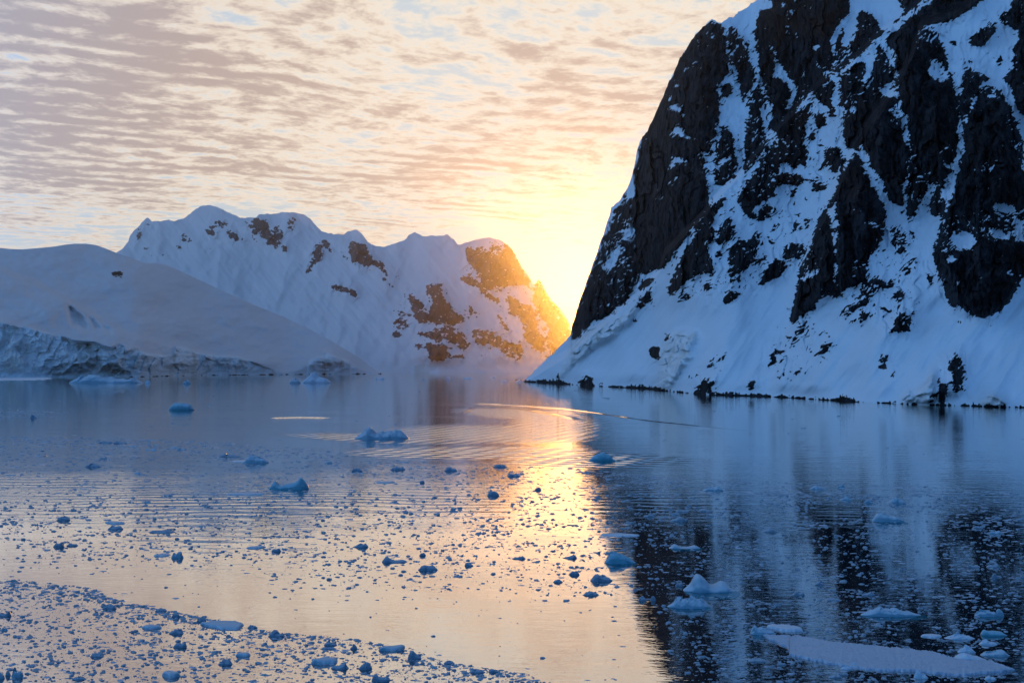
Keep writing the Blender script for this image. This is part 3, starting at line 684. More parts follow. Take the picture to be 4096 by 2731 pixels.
def far_noise(PX, PY):
    a = radians(-25)
    U = PX * cos(a) - PY * sin(a); V = PX * sin(a) + PY * cos(a)
    n = fbm(U / 46., V / 20., 5, .66, 111) * .65 + fbm(PX / 14., PY / 11., 3, .6, 123) * .62
    fl = fbm(U / 18., V / 8., 3, .6, 113)
    return uniform(n * 1.25), (0.42 - fl) * 1.3


def far_relief(PX, PY, D, rock):
    rr = samp(Dfr, PX, PY)
    l1, t1, g1 = cells(PX / 34. + PY / 90., PY / 46., 141)
    big = fbm((PX + .3 * PY) / 260., (PY - .5 * PX) / 300., 4, .5, 131) * .012 + ridged((PX + .5 * PY) / 210., (PY - .6 * PX) / 380., 3, .5, 132) * .010 + rr * (l1 * .006 + t1 * .008)
    rb = ridged(PX / 60. + PY / 200., PY / 160., 4, .55, 133) * .010 * rr
    return big + rr * 0.012 + rb + fbm((PX - PY * .8) / 40., (PY + PX) / 200., 3, .5, 135) * .0018


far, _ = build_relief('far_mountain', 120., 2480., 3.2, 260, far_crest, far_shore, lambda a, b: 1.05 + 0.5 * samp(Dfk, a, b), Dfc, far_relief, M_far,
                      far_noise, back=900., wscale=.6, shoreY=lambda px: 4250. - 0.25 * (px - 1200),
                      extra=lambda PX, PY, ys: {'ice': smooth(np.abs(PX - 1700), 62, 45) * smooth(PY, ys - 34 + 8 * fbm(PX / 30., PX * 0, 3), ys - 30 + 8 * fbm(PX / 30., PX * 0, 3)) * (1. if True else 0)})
tag(far, kind='structure')

# ---- the snow hill with the ice cliff on the left
hill_crest = [(-700, 1000), (-300, 1010)] + R1([(0, 490), (60, 497), (150, 500), (250, 492), (370, 480), (440, 468), (500, 462), (580, 462), (640, 470), (700, 490), (780, 522), (900, 565), (960, 588), (990, 592), (1040, 590), (1120, 605), (1200, 640), (1350, 710), (1500, 780), (1700, 870), (1900, 950), (2050, 1020), (2200, 1100), (2352, 1190)]) + \
    R2([(100, 1040), (250, 1130), (400, 1230), (500, 1305), (545, 1332)])
hill_shore = [(-700, 1510), (0, 1510), (200, 1509), (560, 1507), (800, 1501), (1250, 1497), (1540, 1495.0)]
cliff_top = [(-700, 1290), (-200, 1300)] + R1([(0, 1000), (200, 1030), (400, 1080), (500, 1120), (640, 1130), (740, 1170), (800, 1140), (830, 1150), (850, 1200), (900, 1165), (980, 1200), (1100, 1215), (1160, 1205), (1180, 1150), (1250, 1160), (1310, 1190), (1420, 1210), (1600, 1220), (1700, 1260), (1880, 1332), (2060, 1336), (2075, 1250), (2100, 1225), (2170, 1215)]) + R2([(145, 1180), (200, 1200), (250, 1225), (330, 1250), (345, 1290), (378, 1285), (385, 1333), (545, 1336)])
Dh = np.zeros((RH, RW))
fill(Dh, R1([(732, 668), (775, 645), (800, 645), (842, 682), (780, 686)]), .97)
fill(Dh, R1([(770, 628), (850, 640), (850, 655), (780, 640)]), .3)
Dhc = blur(Dh, 1)
CR = np.zeros((RH, RW))
for q in ([(452, 880), (470, 880), (560, 960), (590, 1030), (480, 1005)], [(580, 930), (640, 980), (700, 1040), (640, 1035), (610, 980)], [(650, 960), (760, 1050), (720, 1048), (680, 1000)]):
    fill(CR, R1(q), 1.0)
CRs = blur(CR, 1)
hb_top = None


def hill_k(PX, PY):
    top = interp(PX[0], cliff_top)
    k_ = np.hanning(81); k_ /= k_.sum()
    top = np.convolve(np.pad(top, 40, mode='edge'), k_, 'valid')[None, :]
    return 0.30 + 2.0 * smooth(PY, top - 5, top + 12)


def hill_relief(PX, PY, D, rock):
    top = interp(PX.ravel(), cliff_top).reshape(PX.shape)
    s = smooth(PY, top - 8, top + 6)
    l1, t1, g1 = cells((PX + PY * .35) / 40., PY / 62., 215)
    l2, t2, g2 = cells((PX - PY * .1) / 17., PY / 24., 217)
    ser = l1 * .008 + t1 * .006 + l2 * .0014 + t2 * .0014 + .55 * ridged((PX + PY * .5) / 130. + fbm(PX / 90., PY / 90., 2, .5, 209) * .5, PY / 120., 3, .5, 211) * .034 + fbm(PX / 34., PY / 30., 3, .55, 213) * .006
    ys = interp(PX.ravel(), hill_shore).reshape(PX.shape)
    ht = np.clip((ys - top) / 120., .15, 1)
    a = s * ser * ht
    # long soft folds of the snow field
    foldy = interp(PX.ravel(), R1([(-600, 500), (0, 640), (250, 740), (440, 840), (600, 930), (750, 1035), (850, 1070), (1100, 1130), (1500, 1230), (2352, 1300)])).reshape(PX.shape)
    fold = smooth(PY - foldy, -25, 14) * 0.030 * smooth(PX, 900, 300)
    und = fbm((PX + PY * 1.2) / 330., (PY - PX * .35) / 160., 4, .5, 221) * .036 + fbm((PX + PY * 1.4) / 90., (PY - PX * .35) / 30., 3, .5, 223) * .0016
    und *= smooth(PX, 1500, 1150) * .8 + .2
    cr = samp(CRs, PX, PY) * -0.035
    return a + (1 - s) * (und + cr) + fold * (1 - s) + s * 0.004


def hill_extra(PX, PY, ys):
    top = interp(PX.ravel(), cliff_top).reshape(PX.shape)
    s = smooth(PY, top - 8, top + 4)
    up_ = ys[None, :] - PY
    n = fbm(PX / 30., PX * 0 + 1.7, 4, .6, 261) * 9 + 0.5
    rock = np.where((up_ < 14) & (PX > 500), (n - up_) / 18., -1)
    return {'ice': np.maximum(s * .95, samp(CRs, PX, PY) * .6), 'rock': rock}


hill, _ = build_relief('snow_hill', -640., 1524., 3.2, 330, hill_crest, hill_shore, hill_k, Dhc, hill_relief, M_hill,
                       far_noise, back=700., wscale=.3, extra=hill_extra)
tag(hill, kind='structure')

# ------------------------------------------------------------------ water
def to_px(X, Y):
    Y = np.maximum(Y, 1.0)
    return W0 / 2 + X / Y * F, HZ + CAMH * F / Y


def axis(dense, hi, step, far_, grow=1.12):
    a = list(np.arange(0, hi, step)); d_ = step
    while a[-1] < far_:
        d_ *= grow; a.append(min(a[-1] + d_, far_))
    return np.array(a)


xs = axis(0, 260, 2.5, 9000.)
xs = np.concatenate([-xs[:0:-1], xs])
ysw = np.concatenate([-axis(0, 20, 20, 2500., 1.3)[:0:-1], axis(0, 420, 2.5, 7600., 1.08)])
WX, WY = np.meshgrid(xs, ysw)
wpx, wpy = to_px(WX, WY)


def blob(cx, cy, rx, ry, sl=0.0):
    u = (wpx - cx) / rx; v = (wpy - cy - sl * (wpx - cx)) / ry
    return np.clip(1 - u * u - v * v, 0, 1) ** .8 * (WY > 20)


swell = np.maximum.reduce([blob(420, 2010, 900, 120, .03), blob(1000, 2090, 700, 150, .03), blob(1750, 2010, 700, 100, .02) * .7, blob(2500, 2020, 500, 90) * .8,
                           blob(3750, 1920, 420, 70, .05) * .8, blob(3050, 1980, 500, 60) * .5, blob(3300, 2080, 300, 60) * .5])
chop = np.maximum.reduce([blob(1500, 1752, 480, 22, .04) * .9, blob(1980, 1735, 480, 42, 0.02) * 1.2, blob(2240, 1700, 230, 60) * 1.1, blob(2050, 1655, 260, 24, .05) * 1.3, blob(2400, 1842, 420, 34) * 1.2,
                          blob(1900, 1810, 600, 30) * .9, blob(3500, 1800, 600, 80) * .25, blob(900, 1700, 600, 40) * .15])
breeze = np.clip(smooth(wpy, 1800, 1960) * smooth(wpy, 2120, 2000) * .5 + smooth(wpx, 2450, 2750) * smooth(wpy, 1600, 1700) * smooth(wpy, 2000, 1900) * .7 + smooth(wpy, 1520, 1600) * smooth(wpy, 1900, 1700) * .3, 0, 1)

m, t = new_mat('sea_water')
pos = t.n('ShaderNodeNewGeometry').outputs['Position']
a_sw = t.n('ShaderNodeAttribute', attribute_name='swell').outputs['Fac']
a_ch = t.n('ShaderNodeAttribute', attribute_name='chop').outputs['Fac']
a_br = t.n('ShaderNodeAttribute', attribute_name='breeze').outputs['Fac']
sx, sy, sz = t.n('ShaderNodeSeparateXYZ', ins={0: pos}).outputs


def wave(nx, ny, lam, wob_scale, wob_amt):
    ph = t.m('ADD', t.m('MULTIPLY', sx, nx * 2 * pi / lam), t.m('MULTIPLY', sy, ny * 2 * pi / lam))
    ph = t.m('ADD', ph, t.m('MULTIPLY', t.noise(t.vm('MULTIPLY', pos, (1, 1, 0)), wob_scale, 2, .5), wob_amt))
    return t.m('MULTIPLY', t.m('SINE', ph), lam / (2 * pi))


w1 = wave(0.06, 1.0, 2.8, .02, 46.0)
w2 = wave(-0.13, 1.0, 1.8, .03, 40.0)
gust = t.ss(t.noise(t.vm('MULTIPLY', pos, (.35, 1, 0)), .06, 3, .6), .38, .62)
swl = t.m('MULTIPLY', t.m('ADD', w1, t.m('MULTIPLY', w2, .5)), t.m('MULTIPLY', t.m('MULTIPLY', a_sw, gust), 0.024))
c1 = wave(0.38, 0.92, 3.4, .012, 12.0)
c2 = wave(-0.30, 0.95, 2.6, .015, 12.0)
chp = t.m('MULTIPLY', t.m('ADD', c1, c2), t.m('MULTIPLY', a_ch, 0.060))
nr_ = t.noise(t.vm('MULTIPLY', pos, (0.35, 1, 0)), 1.3, 3, .6)
nf_ = t.noise(t.vm('MULTIPLY', pos, (0.5, 1, 0)), 5.0, 2, .5)
nb_ = t.noise(t.vm('MULTIPLY', pos, (0.5, 1, 0)), 0.12, 2, .5)
patch = t.ss(t.noise(t.vm('MULTIPLY', pos, (0.25, 1, 0)), 0.05, 3, .6), .42, .62)
rip = t.m('MULTIPLY', nr_, t.m('ADD', t.m('ADD', 0.010, t.m('MULTIPLY', a_br, 0.02)), t.m('MULTIPLY', patch, 0.010)))
rip = t.m('ADD', rip, t.m('MULTIPLY', nf_, t.m('ADD', 0.0012, t.m('MULTIPLY', patch, 0.0016))))
rip = t.m('ADD', rip, t.m('MULTIPLY', nb_, 0.04))
h = t.m('ADD', t.m('ADD', swl, chp), rip)
bmp = t.n('ShaderNodeBump', ins={'Strength': 1.0, 'Distance': 1.0, 'Height': h})
fres = t.n('ShaderNodeFresnel', ins={'IOR': 1.33, 'Normal': bmp.outputs[0]}).outputs[0]
body = t.n('ShaderNodeBsdfDiffuse', ins={'Color': (0.006, 0.018, 0.034, 1)})
gls = t.n('ShaderNodeBsdfGlossy', ins={'Color': (1.0, 0.975, 0.94, 1), 'Roughness': 0.022, 'Normal': bmp.outputs[0]})
fac = t.m('MINIMUM', t.m('MULTIPLY', t.m('POWER', fres, 0.24), 1.0), 1.0)
mx = t.n('ShaderNodeMixShader', ins={0: fac, 1: body.outputs[0], 2: gls.outputs[0]})
t.n('ShaderNodeOutputMaterial', ins={'Surface': mx.outputs[0]})
M_water = m
water = grid_mesh('water', WX, WY, np.zeros_like(WX), M_water, {'swell': swell, 'chop': chop, 'breeze': breeze})
tag(water, kind='structure')

# ------------------------------------------------------------------ floating ice
BASE = {}


def ice_obj(name, V, Q, mat, smooth_=False, loc=(0, 0, 0)):
    me = bpy.data.meshes.new(name)
    me.from_pydata([tuple(v) for v in V], [], Q)
    me.materials.append(mat)
    if smooth_:
        me.polygons.foreach_set('use_smooth', [True] * len(me.polygons))
    me.update()
    o = bpy.data.objects.new(name, me)
    o.location = loc
    COL.objects.link(o)
    return o


def lump(wd, dp, ht, prof, seed, nu=28, nv=14, rough=0.12, ledge=0.0, back=0.15, sharp=.55):
    """a closed piece of ice: outline wd x dp metres, height profile prof along its width"""
    r = np.random.default_rng(seed)
    u = np.linspace(-1, 1, nu); v = np.linspace(-1, 1, nv)
    U, V = np.meshgrid(u, v)
    pr = np.interp((U + 1) / 2, np.linspace(0, 1, len(prof)), prof)
    half = (1 - np.abs(U) ** 3.2) ** .55 * (1 + .22 * perlin(U * 2.3 + seed * 3.1, U * 0 + seed * 1.7, 5)) * (.80 + .20 * pr)
    half = np.maximum(half, 0.03)
    X = U * wd / 2
    Yy = V * half * dp / 2
    Xj = fbm(U * 3 + seed, V * 2, 3, .6, 7) * .05 * wd * (1 - np.abs(U))
    cs_ = np.clip(1 - np.abs(V - back * (1 - V * V)) ** 2.6, 0, 1) ** sharp
    n = fbm(X / ht * .9 + seed * 7, Yy / ht * .9, 4, .6, 9) * rough * 2.2
    rg = ridged(X / ht * .55 + seed, Yy / ht * .7, 3, .6, 19) - .5
    l1, t1, g1 = cells(X / ht * .7 + seed, Yy / ht * .8 + 3, 23)
    Zt = ht * pr * cs_ * (1 + n + rg * rough * 1.6 + (t1 * .9 + (l1 - .5) * .5) * rough * 3.2)
    end = np.clip((1 - np.abs(U)) * 2.6, 0, 1)
    Zt = Zt * end ** .75
    Zt += ledge * end
    edge = (np.abs(V) > .999) | (np.abs(U) > .999)
    Zt = np.where(edge, -0.06 * ht - .02, Zt)
    co = np.stack([X + Xj, Yy, Zt], -1).reshape(-1, 3)
    Q = [(j * nu + i, j * nu + i + 1, (j + 1) * nu + i + 1, (j + 1) * nu + i) for j in range(nv - 1) for i in range(nu - 1)]
    # keel: a shallow underside closes the piece
    k = len(co)
    ring = [(0, i) for i in range(nu)] + [(j, nu - 1) for j in range(1, nv)] + [(nv - 1, i) for i in range(nu - 2, -1, -1)] + [(j, 0) for j in range(nv - 2, 0, -1)]
    co = np.vstack([co, [[0, 0, -ht * .5 - .05]]])
    for a_ in range(len(ring)):
        p, q = ring[a_], ring[(a_ + 1) % len(ring)]
        Q.append((q[0] * nu + q[1], p[0] * nu + p[1], k))
    return co, Q


def place(x0, x1, yw):
    Yf = CAMH * F / (yw - HZ)
    wd = (x1 - x0) / F * Yf
    return Yf, wd, ((x0 + x1) / 2 - W0 / 2) / F


taken = []


def berg(x0, x1, yw, hp, prof, label, mat=None, cat='ice chunk', name='ice_chunk', dr=.45, nu=None, rough=.17, sharp=.55, back=.15, smooth_=False, group=None, foot=0):
    Yf, wd, tx = place(x0, x1, yw)
    px_m = F / Yf
    dp = wd * dr
    dp = min(dp, hp / px_m * 1.1 / max(CAMH / Yf, .02) * .55) if hp / px_m < dp else dp
    dp = max(dp, wd * .12)
    te = CAMH / Yf
    ht = max(hp / px_m - .55 * dp * te, .35 * hp / px_m)
    Yc = Yf + dp / 2
    nu = nu or int(min(64, max(20, (x1 - x0) / 3.0)))
    prof = list(np.interp(np.linspace(0, 1, 41), np.linspace(0, 1, len(prof)), prof))
    V, Q = lump(wd, dp, ht, prof, int(x0 * 7 + yw) % 997, nu=nu, nv=max(12, int(nu * .45)), rough=rough, sharp=sharp, back=back)
    o = ice_obj(name, V, Q, mat or (M_ice_shaded if x0 < 2330 else M_ice), smooth_, (tx * Yc, Yc, 0))
    tag(o, label, cat, group)
    if foot:
        ext = min(Yf * Yf * foot / (CAMH * F), dp * 1.6)
        k = 40
        a_ = np.arange(k) / k * 2 * pi
        rr_ = 1 + .16 * perlin(np.cos(a_) * 1.6 + x0, np.sin(a_) * 1.6, 3)
        fx = np.cos(a_) * wd * .52 * rr_; fy = np.sin(a_) * (dp * .5 + ext * .5) * rr_ - ext * .5
        Vf = [(fx[i], fy[i], .012) for i in range(k)] + [(fx[i] * .7, fy[i] * .7, -.5) for i in range(k)]
        Qf = [tuple(range(k)), tuple(range(2 * k - 1, k - 1, -1))] + [(i, k + i, k + (i + 1) % k, (i + 1) % k) for i in range(k)]
        fo = ice_obj('submerged_foot', Vf, Qf, M_foot)
        fo.parent = o
    taken.append((tx * Yc, Yc, wd / 2 * 1.05, dp))
    return o


def floe(top, bot, thick, label, name='ice_floe', mat=None, step=5., grain=.02, n=12, cat='ice floe'):
    """a flat floe: back edge and front edge measured on the water surface"""
    top = np.array(top, float); bot = np.array(bot, float)
    x0, x1 = max(top[0, 0], bot[0, 0]), min(top[-1, 0], bot[-1, 0])
    px = np.arange(x0, x1 + step, step)
    yt = np.interp(px, top[:, 0], top[:, 1]); yb = np.interp(px, bot[:, 0], bot[:, 1])
    yt = yt + fbm(px / 30., px * 0 + 1, 4, .65, 401) * min(8., (yb - yt).max() * .25); yb = yb + fbm(px / 30., px * 0 + 5, 4, .65, 402) * min(8., (yb - yt).max() * .25)
    yb = np.maximum(yb, yt + .5)
    t_ = np.linspace(0, 1, n)[:, None]
    PY = yb + (yt - yb) * t_
    Yd = CAMH * F / (PY - HZ)
    X = (px[None, :] - W0 / 2) / F * Yd
    ed = np.clip(np.minimum(t_, 1 - t_) * n * .6, 0, 1) * np.clip(np.minimum(px - x0, x1 - px) / 12., 0, 1)[None, :]
    Zt = -.05 + (thick + .05) * ed ** .5 + np.abs(fbm(X / .22, Yd / .22, 3, .7, 411)) * grain * ed + fbm(X / 1.2, Yd / 1.2, 2, .5, 413) * thick * .35 * ed
    cx, cy = X.mean(), Yd.mean()
    o = grid_mesh(name, X - cx, Yd - cy, Zt, mat or M_white)
    o.location = (cx, cy, 0)
    tag(o, label, cat)
    for i in range(0, len(px), 6):
        taken.append((X[n // 2, i], Yd[n // 2, i], max(.2, 6 * step / F * Yd[0, i]), abs(Yd[-1, i] - Yd[0, i]) / 2))
    return o


dome = [0, .55, .85, 1, .9, .6, 0]
flat = [.2, .7, .85, .8, .9, .75, .2]
long_ = [.1, .5, .8, .6, .9, 1, .7, .8, .5, .2]
B = berg
# far ice under the glacier and across the channel mouth
B(274, 577, 1532, 33, [.3, .8, .85, .85, .8, .85, .75, .7, .6, .55, .5, .45, .5, .4, .95, .5, .3], 'long pale iceberg with a small spike at its right end, below the ice cliff', M_ice, 'iceberg', 'iceberg', dr=.3)
B(579, 603, 1533, 11, [.5, 1, .7, .4], 'tiny grey lump at the right tip of the long pale iceberg', M_white)
B(1202, 1326, 1532, 36, [.2, .35, .5, .65, 1, .95, .6, .55, .5, .5, .45, .4], 'white humped iceberg in front of the low snow tongue', M_white, 'iceberg', 'iceberg', dr=.35, smooth_=True)
B(1156, 1203, 1533, 16, [.3, .9, 1, .8, .5], 'low blue-grey iceberg touching the left side of the white humped one', M_ice, 'iceberg', 'iceberg')
B(730, 766, 1535, 12, [.3, .9, 1, .8, .3], 'small rounded ice lump alone on the water below the glacier', M_ice)
B(1501, 1539, 1517, 10, [.8, 1, .3, .3, .6, .7, .3], 'small two-lump ice piece just off the point of the snow hill', M_white)
B(1688, 1700, 1518, 6, [.4, 1, .3], 'tiny ice fang on the water under the middle of the far mountain', M_white)
B(1784, 1803, 1518, 11, [.3, 1, .8, .4], 'tiny pointed ice piece under the far mountain, right of the ice fang', M_white)
B(1850, 1892, 1515, 6, flat, 'thin low slab of ice far off under the far mountain', M_white)
B(2000, 2035, 1527, 9, dome, 'small ice lump before the glowing channel mouth, left of its neighbour', M_white)
B(2060, 2092, 1529, 9, dome, 'small ice lump closest to the tip of the dark cliff shore', M_white)
B(1960, 1985, 1512, 8, dome, 'small ice piece farthest out in the glowing channel mouth', M_white)
floe([(-60, 1508), (60, 1505), (150, 1506), (210, 1512)], [(-60, 1521), (100, 1521), (180, 1519), (210, 1513)], .5, 'flat snow-covered floe at the foot of the glacier, at the left border', n=8, grain=.1)
B(120, 150, 1673, 14, [.5, 1, .9, .6, .3], 'small blue ice knob in the glittering slick at the left border')
B(674, 780, 1641, 28, [.75, .95, 1, 1, 1, .95, .9, .8, .45], 'smooth rounded blue slab of ice alone on the calm water left of centre', M_ice2, 'iceberg', 'iceberg', dr=.5, rough=.04, sharp=.35, smooth_=True)
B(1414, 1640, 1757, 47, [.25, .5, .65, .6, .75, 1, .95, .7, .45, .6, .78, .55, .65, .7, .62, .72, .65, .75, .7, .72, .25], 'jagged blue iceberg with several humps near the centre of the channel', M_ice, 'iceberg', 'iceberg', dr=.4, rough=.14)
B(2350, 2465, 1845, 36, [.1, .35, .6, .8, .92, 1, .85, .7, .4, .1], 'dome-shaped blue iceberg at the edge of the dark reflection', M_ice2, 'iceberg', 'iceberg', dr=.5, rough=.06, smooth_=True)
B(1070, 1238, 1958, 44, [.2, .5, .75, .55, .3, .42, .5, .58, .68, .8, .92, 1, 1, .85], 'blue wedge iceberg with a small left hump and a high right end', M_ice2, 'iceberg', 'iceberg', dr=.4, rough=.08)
B(970, 1080, 1852, 28, [.3, .7, .95, 1, .95, .9, .75, .7, .6, .3], 'blue ribbed iceberg low on the water beyond the wedge-shaped one', M_ice, 'iceberg', 'iceberg', rough=.1)
floe([(930, 1843), (990, 1841)], [(930, 1847), (990, 1849)], .12, 'thin tongue of ice at the left of the ribbed blue iceberg')
B(874, 970, 1828, 14, [.3, .8, .9, .5, .5, .4, .3, .2], 'low blue ice slab lying left above the ribbed iceberg')
B(2416, 2545, 2256, 48, [.35, .8, 1, .98, .93, .85, .7, .55, .3, .1], 'blue boulder of ice with a smooth right slope on the edge of the dark reflection', M_ice2, 'iceberg', 'iceberg', dr=.55, rough=.07, sharp=.45, foot=10)
B(2358, 2453, 2326, 28, [.3, .6, .9, 1, .8, .75, .65, .5, .4, .2], 'crumbly grey ice piece on the bright water below the ice boulder', M_brash, rough=.2)
B(2328, 2398, 2382, 17, long_, 'lumpy grey ice piece on bright water, lowest left of the ice boulder', M_brash)
# the twin peaked iceberg in the dark water
B(2729, 2944, 2372, 82, [.18, .3, .36, .5, .85, 1, .92, .75, .55, .38, .30, .32, .42, .56, .5, .42, .3, .16, .05], 'pale blue iceberg with a tall left peak and a lower right peak', M_ice, 'iceberg', 'iceberg', dr=.5, rough=.035, sharp=.8, smooth_=True, nu=64, foot=26)
B(2666, 2845, 2434, 42, [.2, .5, .65, .85, 1, .95, .85, .9, .75, .9, .7, .6, .2], 'lumpy white and blue iceberg just below the twin-peaked one', M_ice, 'iceberg', 'iceberg', dr=.42, rough=.22, nu=60, foot=12)
B(2700, 2735, 2345, 16, [.4, 1, .6, .9, .5], 'small lump of ice touching the left side of the twin-peaked iceberg', M_brash)
B(2550, 2590, 2403, 18, dome, 'pale lump of ice left of a smaller one, left of the lumpy white iceberg', M_brash)
B(2600, 2625, 2402, 16, dome, 'small pale ice ball between a wider lump and the lumpy white iceberg', M_brash)
B(2673, 2803, 2196, 22, [.1, .5, 1, .8, .4, .25, .2, .2, .35, .5, .65, .7, .3], 'low pale ice piece with a hump at each end, above the twin-peaked iceberg', M_ice, rough=.05, smooth_=True, foot=8)
floe([(2400, 2137), (2480, 2134), (2560, 2139)], [(2400, 2141), (2480, 2146), (2560, 2143)], .1, 'thin grey floe where the bright water meets the dark reflection')
B(2677, 2748, 2086, 17, [.3, .5, .7, 1, .9, .5], 'pale ice piece with a ragged tail in the upper dark water', M_brash)
B(2572, 2621, 2068, 14, [.3, .5, .9, .6, .3], 'small pale ice hump near the left edge of the dark reflection', M_brash)
B(2674, 2722, 2060, 11, [.3, .8, .7, .4], 'small low pale ice piece above the one with a ragged tail', M_brash)
B(3041, 3121, 2129, 17, [.1, .3, .7, 1, .8, .4, .1], 'tent-shaped pale ice piece in the middle of the dark water', M_brash)
B(2807, 2897, 1964, 19, [.3, .5, .8, .6, 1, .8, .4], 'ragged pale ice piece on the upper edge of the brash belt, right of centre', M_ice)
B(3236, 3308, 1957, 15, [.3, .5, 1, .7, .4, .3], 'small pale ice piece with a nose, in the far brash belt', M_ice)
B(3350, 3380, 1952, 15, [.5, .6, 1, .4], 'small upright ice tooth in the far brash belt', M_ice)
B(3551, 3626, 2015, 20, [.2, .6, 1, .8, .7, .3], 'pale blue rounded ice piece above the log-shaped iceberg', M_ice)
B(3356, 3412, 2001, 12, dome, 'low round ice piece in the belt left of the pale blue rounded one', M_ice)
B(3455, 3495, 2012, 15, [.7, 1, .6, .4], 'small steep ice piece left of the pale blue rounded one', M_ice)
B(3487, 3619, 2088, 36, [.6, 1, .95, .85, .75, .62, .65, .7, .62, .6, .5], 'log-shaped pale blue iceberg in the dark water at right', M_ice, 'iceberg', 'iceberg', dr=.3, rough=.06, sharp=.4, foot=12)
B(3955, 4006, 2138, 18, [.8, .6, .7, .9, .6], 'pale ice piece in the black reflection near the right border', M_ice)
B(3866, 3921, 2270, 15, [.8, .7, .5, .6, .4], 'left one of two pale ice pieces low in the black reflection at right', M_brash)
B(3944, 4000, 2270, 15, [.4, .5, .7, 1, .7], 'right one of two pale ice pieces low in the black reflection at right', M_brash)
B(3888, 3932, 2114, 11, flat, 'small flat pale ice piece left of one in the black reflection near the right border', M_brash)
B(3964, 3992, 2312, 14, dome, 'small round pale ice piece below a pair near the right border', M_brash)
B(3167, 3220, 2382, 20, [.2, .5, 1, .55, .6, .95, .5], 'pale ice piece with two sharp tips right of the twin-peaked iceberg', M_brash, rough=.08)
B(3254, 3300, 2340, 16, [.1, .5, 1, .8, .2], 'small pale ice cone right above the one with two sharp tips', M_brash)
B(3446, 3500, 2382, 16, [.4, .6, .7, 1, .8], 'small pale ice slab above the long narrow iceberg', M_brash)
B(3297, 3369, 2403, 12, [.2, .6, .8, .9, .6, .3], 'flat pale ice piece above left of the long narrow iceberg', M_brash)
B(3440, 3688, 2466, 36, [.7, .55, .6, .75, .85, .9, .85, .7, .8, .7, .55, .5, .4, .3, .15], 'long narrow pale iceberg lying flat in the dark water', M_ice, 'iceberg', 'iceberg', dr=.22, rough=.09, sharp=.4, nu=64, foot=14)
B(3897, 3992, 2466, 26, [.8, .9, .85, .75, .75, .8, .8, .8], 'box-shaped blue iceberg near the right border', M_ice, 'iceberg', 'iceberg', dr=.35, sharp=.35, foot=12)
B(3980, 4017, 2464, 29, [.8, 1, .9, .5], 'blue ice knob joined to the right end of the box-shaped iceberg', M_ice)
B(3921, 4030, 2545, 31, [.9, 1, .6, .62, .7, .65, .55, .35, .15], 'teal iceberg with a hooked left end near the right border', M_ice2, 'iceberg', 'iceberg', dr=.4, rough=.05, sharp=.5, smooth_=True)
B(3775, 3901, 2558, 22, [.1, .3, .6, 1, .8, .7, .5, .2], 'broad low snowy piece left of the teal iceberg', M_white)
floe([(3680, 2541), (3730, 2536), (3770, 2543)], [(3680, 2545), (3730, 2551), (3770, 2547)], .08, 'thin ice plate left of the broad low snowy piece')
B(3915, 3990, 2580, 20, [.4, .7, 1, .8, .6, .3], 'snowy ice piece directly below the teal iceberg', M_white)
B(3828, 3904, 2612, 28, [.2, .6, 1, .8, .8, .3], 'snowy mound above the right end of the big floe', M_white)
B(3920, 4040, 2627, 32, [.3, .4, .5, .5, .6, .8, 1, .5, .2], 'ragged pale iceberg with a peak at its right, right of the snowy mound', M_ice, 'iceberg', 'iceberg', rough=.15)
B(3804, 3947, 2645, 32, [.05, .3, .7, 1, .85, .6, .5, .3, .1], 'wide snowy mound resting against the upper edge of the big floe', M_white, rough=.1)
B(3999, 4062, 2682, 16, [.5, .6, .8, .5], 'blue ice lump at the right tip of the big floe', M_ice)
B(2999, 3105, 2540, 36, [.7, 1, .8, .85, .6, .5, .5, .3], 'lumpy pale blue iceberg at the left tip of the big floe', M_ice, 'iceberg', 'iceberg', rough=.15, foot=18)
floe([(3064, 2506), (3090, 2500), (3130, 2499), (3180, 2508), (3214, 2521)], [(3064, 2508), (3100, 2519), (3150, 2527), (3214, 2525)], .14, 'narrow snowy floe lying just above the left end of the big floe')
big_floe = floe([(3050, 2540), (3096, 2546), (3200, 2547), (3230, 2551), (3320, 2569), (3475, 2582), (3620, 2596), (3740, 2611), (3790, 2630), (3880, 2643), (3960, 2645), (4020, 2668), (4056, 2680)],
                [(3050, 2542), (3075, 2557), (3110, 2572), (3150, 2588), (3158, 2596), (3132, 2616), (3200, 2632), (3275, 2647), (3410, 2674), (3540, 2685), (3675, 2687), (3760, 2698), (3830, 2703), (3990, 2691), (4056, 2681)],
                .10, 'big flat white floe, the largest sheet of ice in the lower right corner', n=60, grain=.09, step=3., mat=M_slush)
B(3360, 3408, 2678, 15, dome, 'small snowy lump on the lower edge of the big floe, left of its neighbour', M_white)
B(3391, 3442, 2666, 17, dome, 'small snowy lump lying on the lower middle edge of the big floe', M_white)
B(3654, 3714, 2714, 26, [.6, 1, .7, .6, .3], 'snowy lump just under the lower edge of the big floe', M_white)
B(3935, 3987, 2719, 15, dome, 'smooth oval ice lump under the right end of the big floe', M_white, smooth_=True)
B(3312, 3370, 2712, 15, [.3, .6, .9, 1, .4], 'pale ice lump in the black water below the big floe, left of its neighbours', M_brash)
B(3105, 3148, 2661, 13, [.4, .9, .8, .3], 'pale ice lump just left below the notch of the big floe', M_brash)
B(3345, 3395, 2701, 14, flat, 'flat pale ice piece tucked under the lower edge of the big floe', M_brash)
B(2990, 3070, 2648, 17, [.3, .6, .8, .7, .9, .6, .2], 'ragged pale ice piece in the black water left of the big floe', M_brash)
B(2879, 2922, 2640, 11, [.3, .8, 1, .6], 'small pale ice piece left of the ragged one in the black water', M_brash)
B(2954, 2990, 2675, 9, dome, 'small oval ice piece in the black water below the ragged one', M_brash)
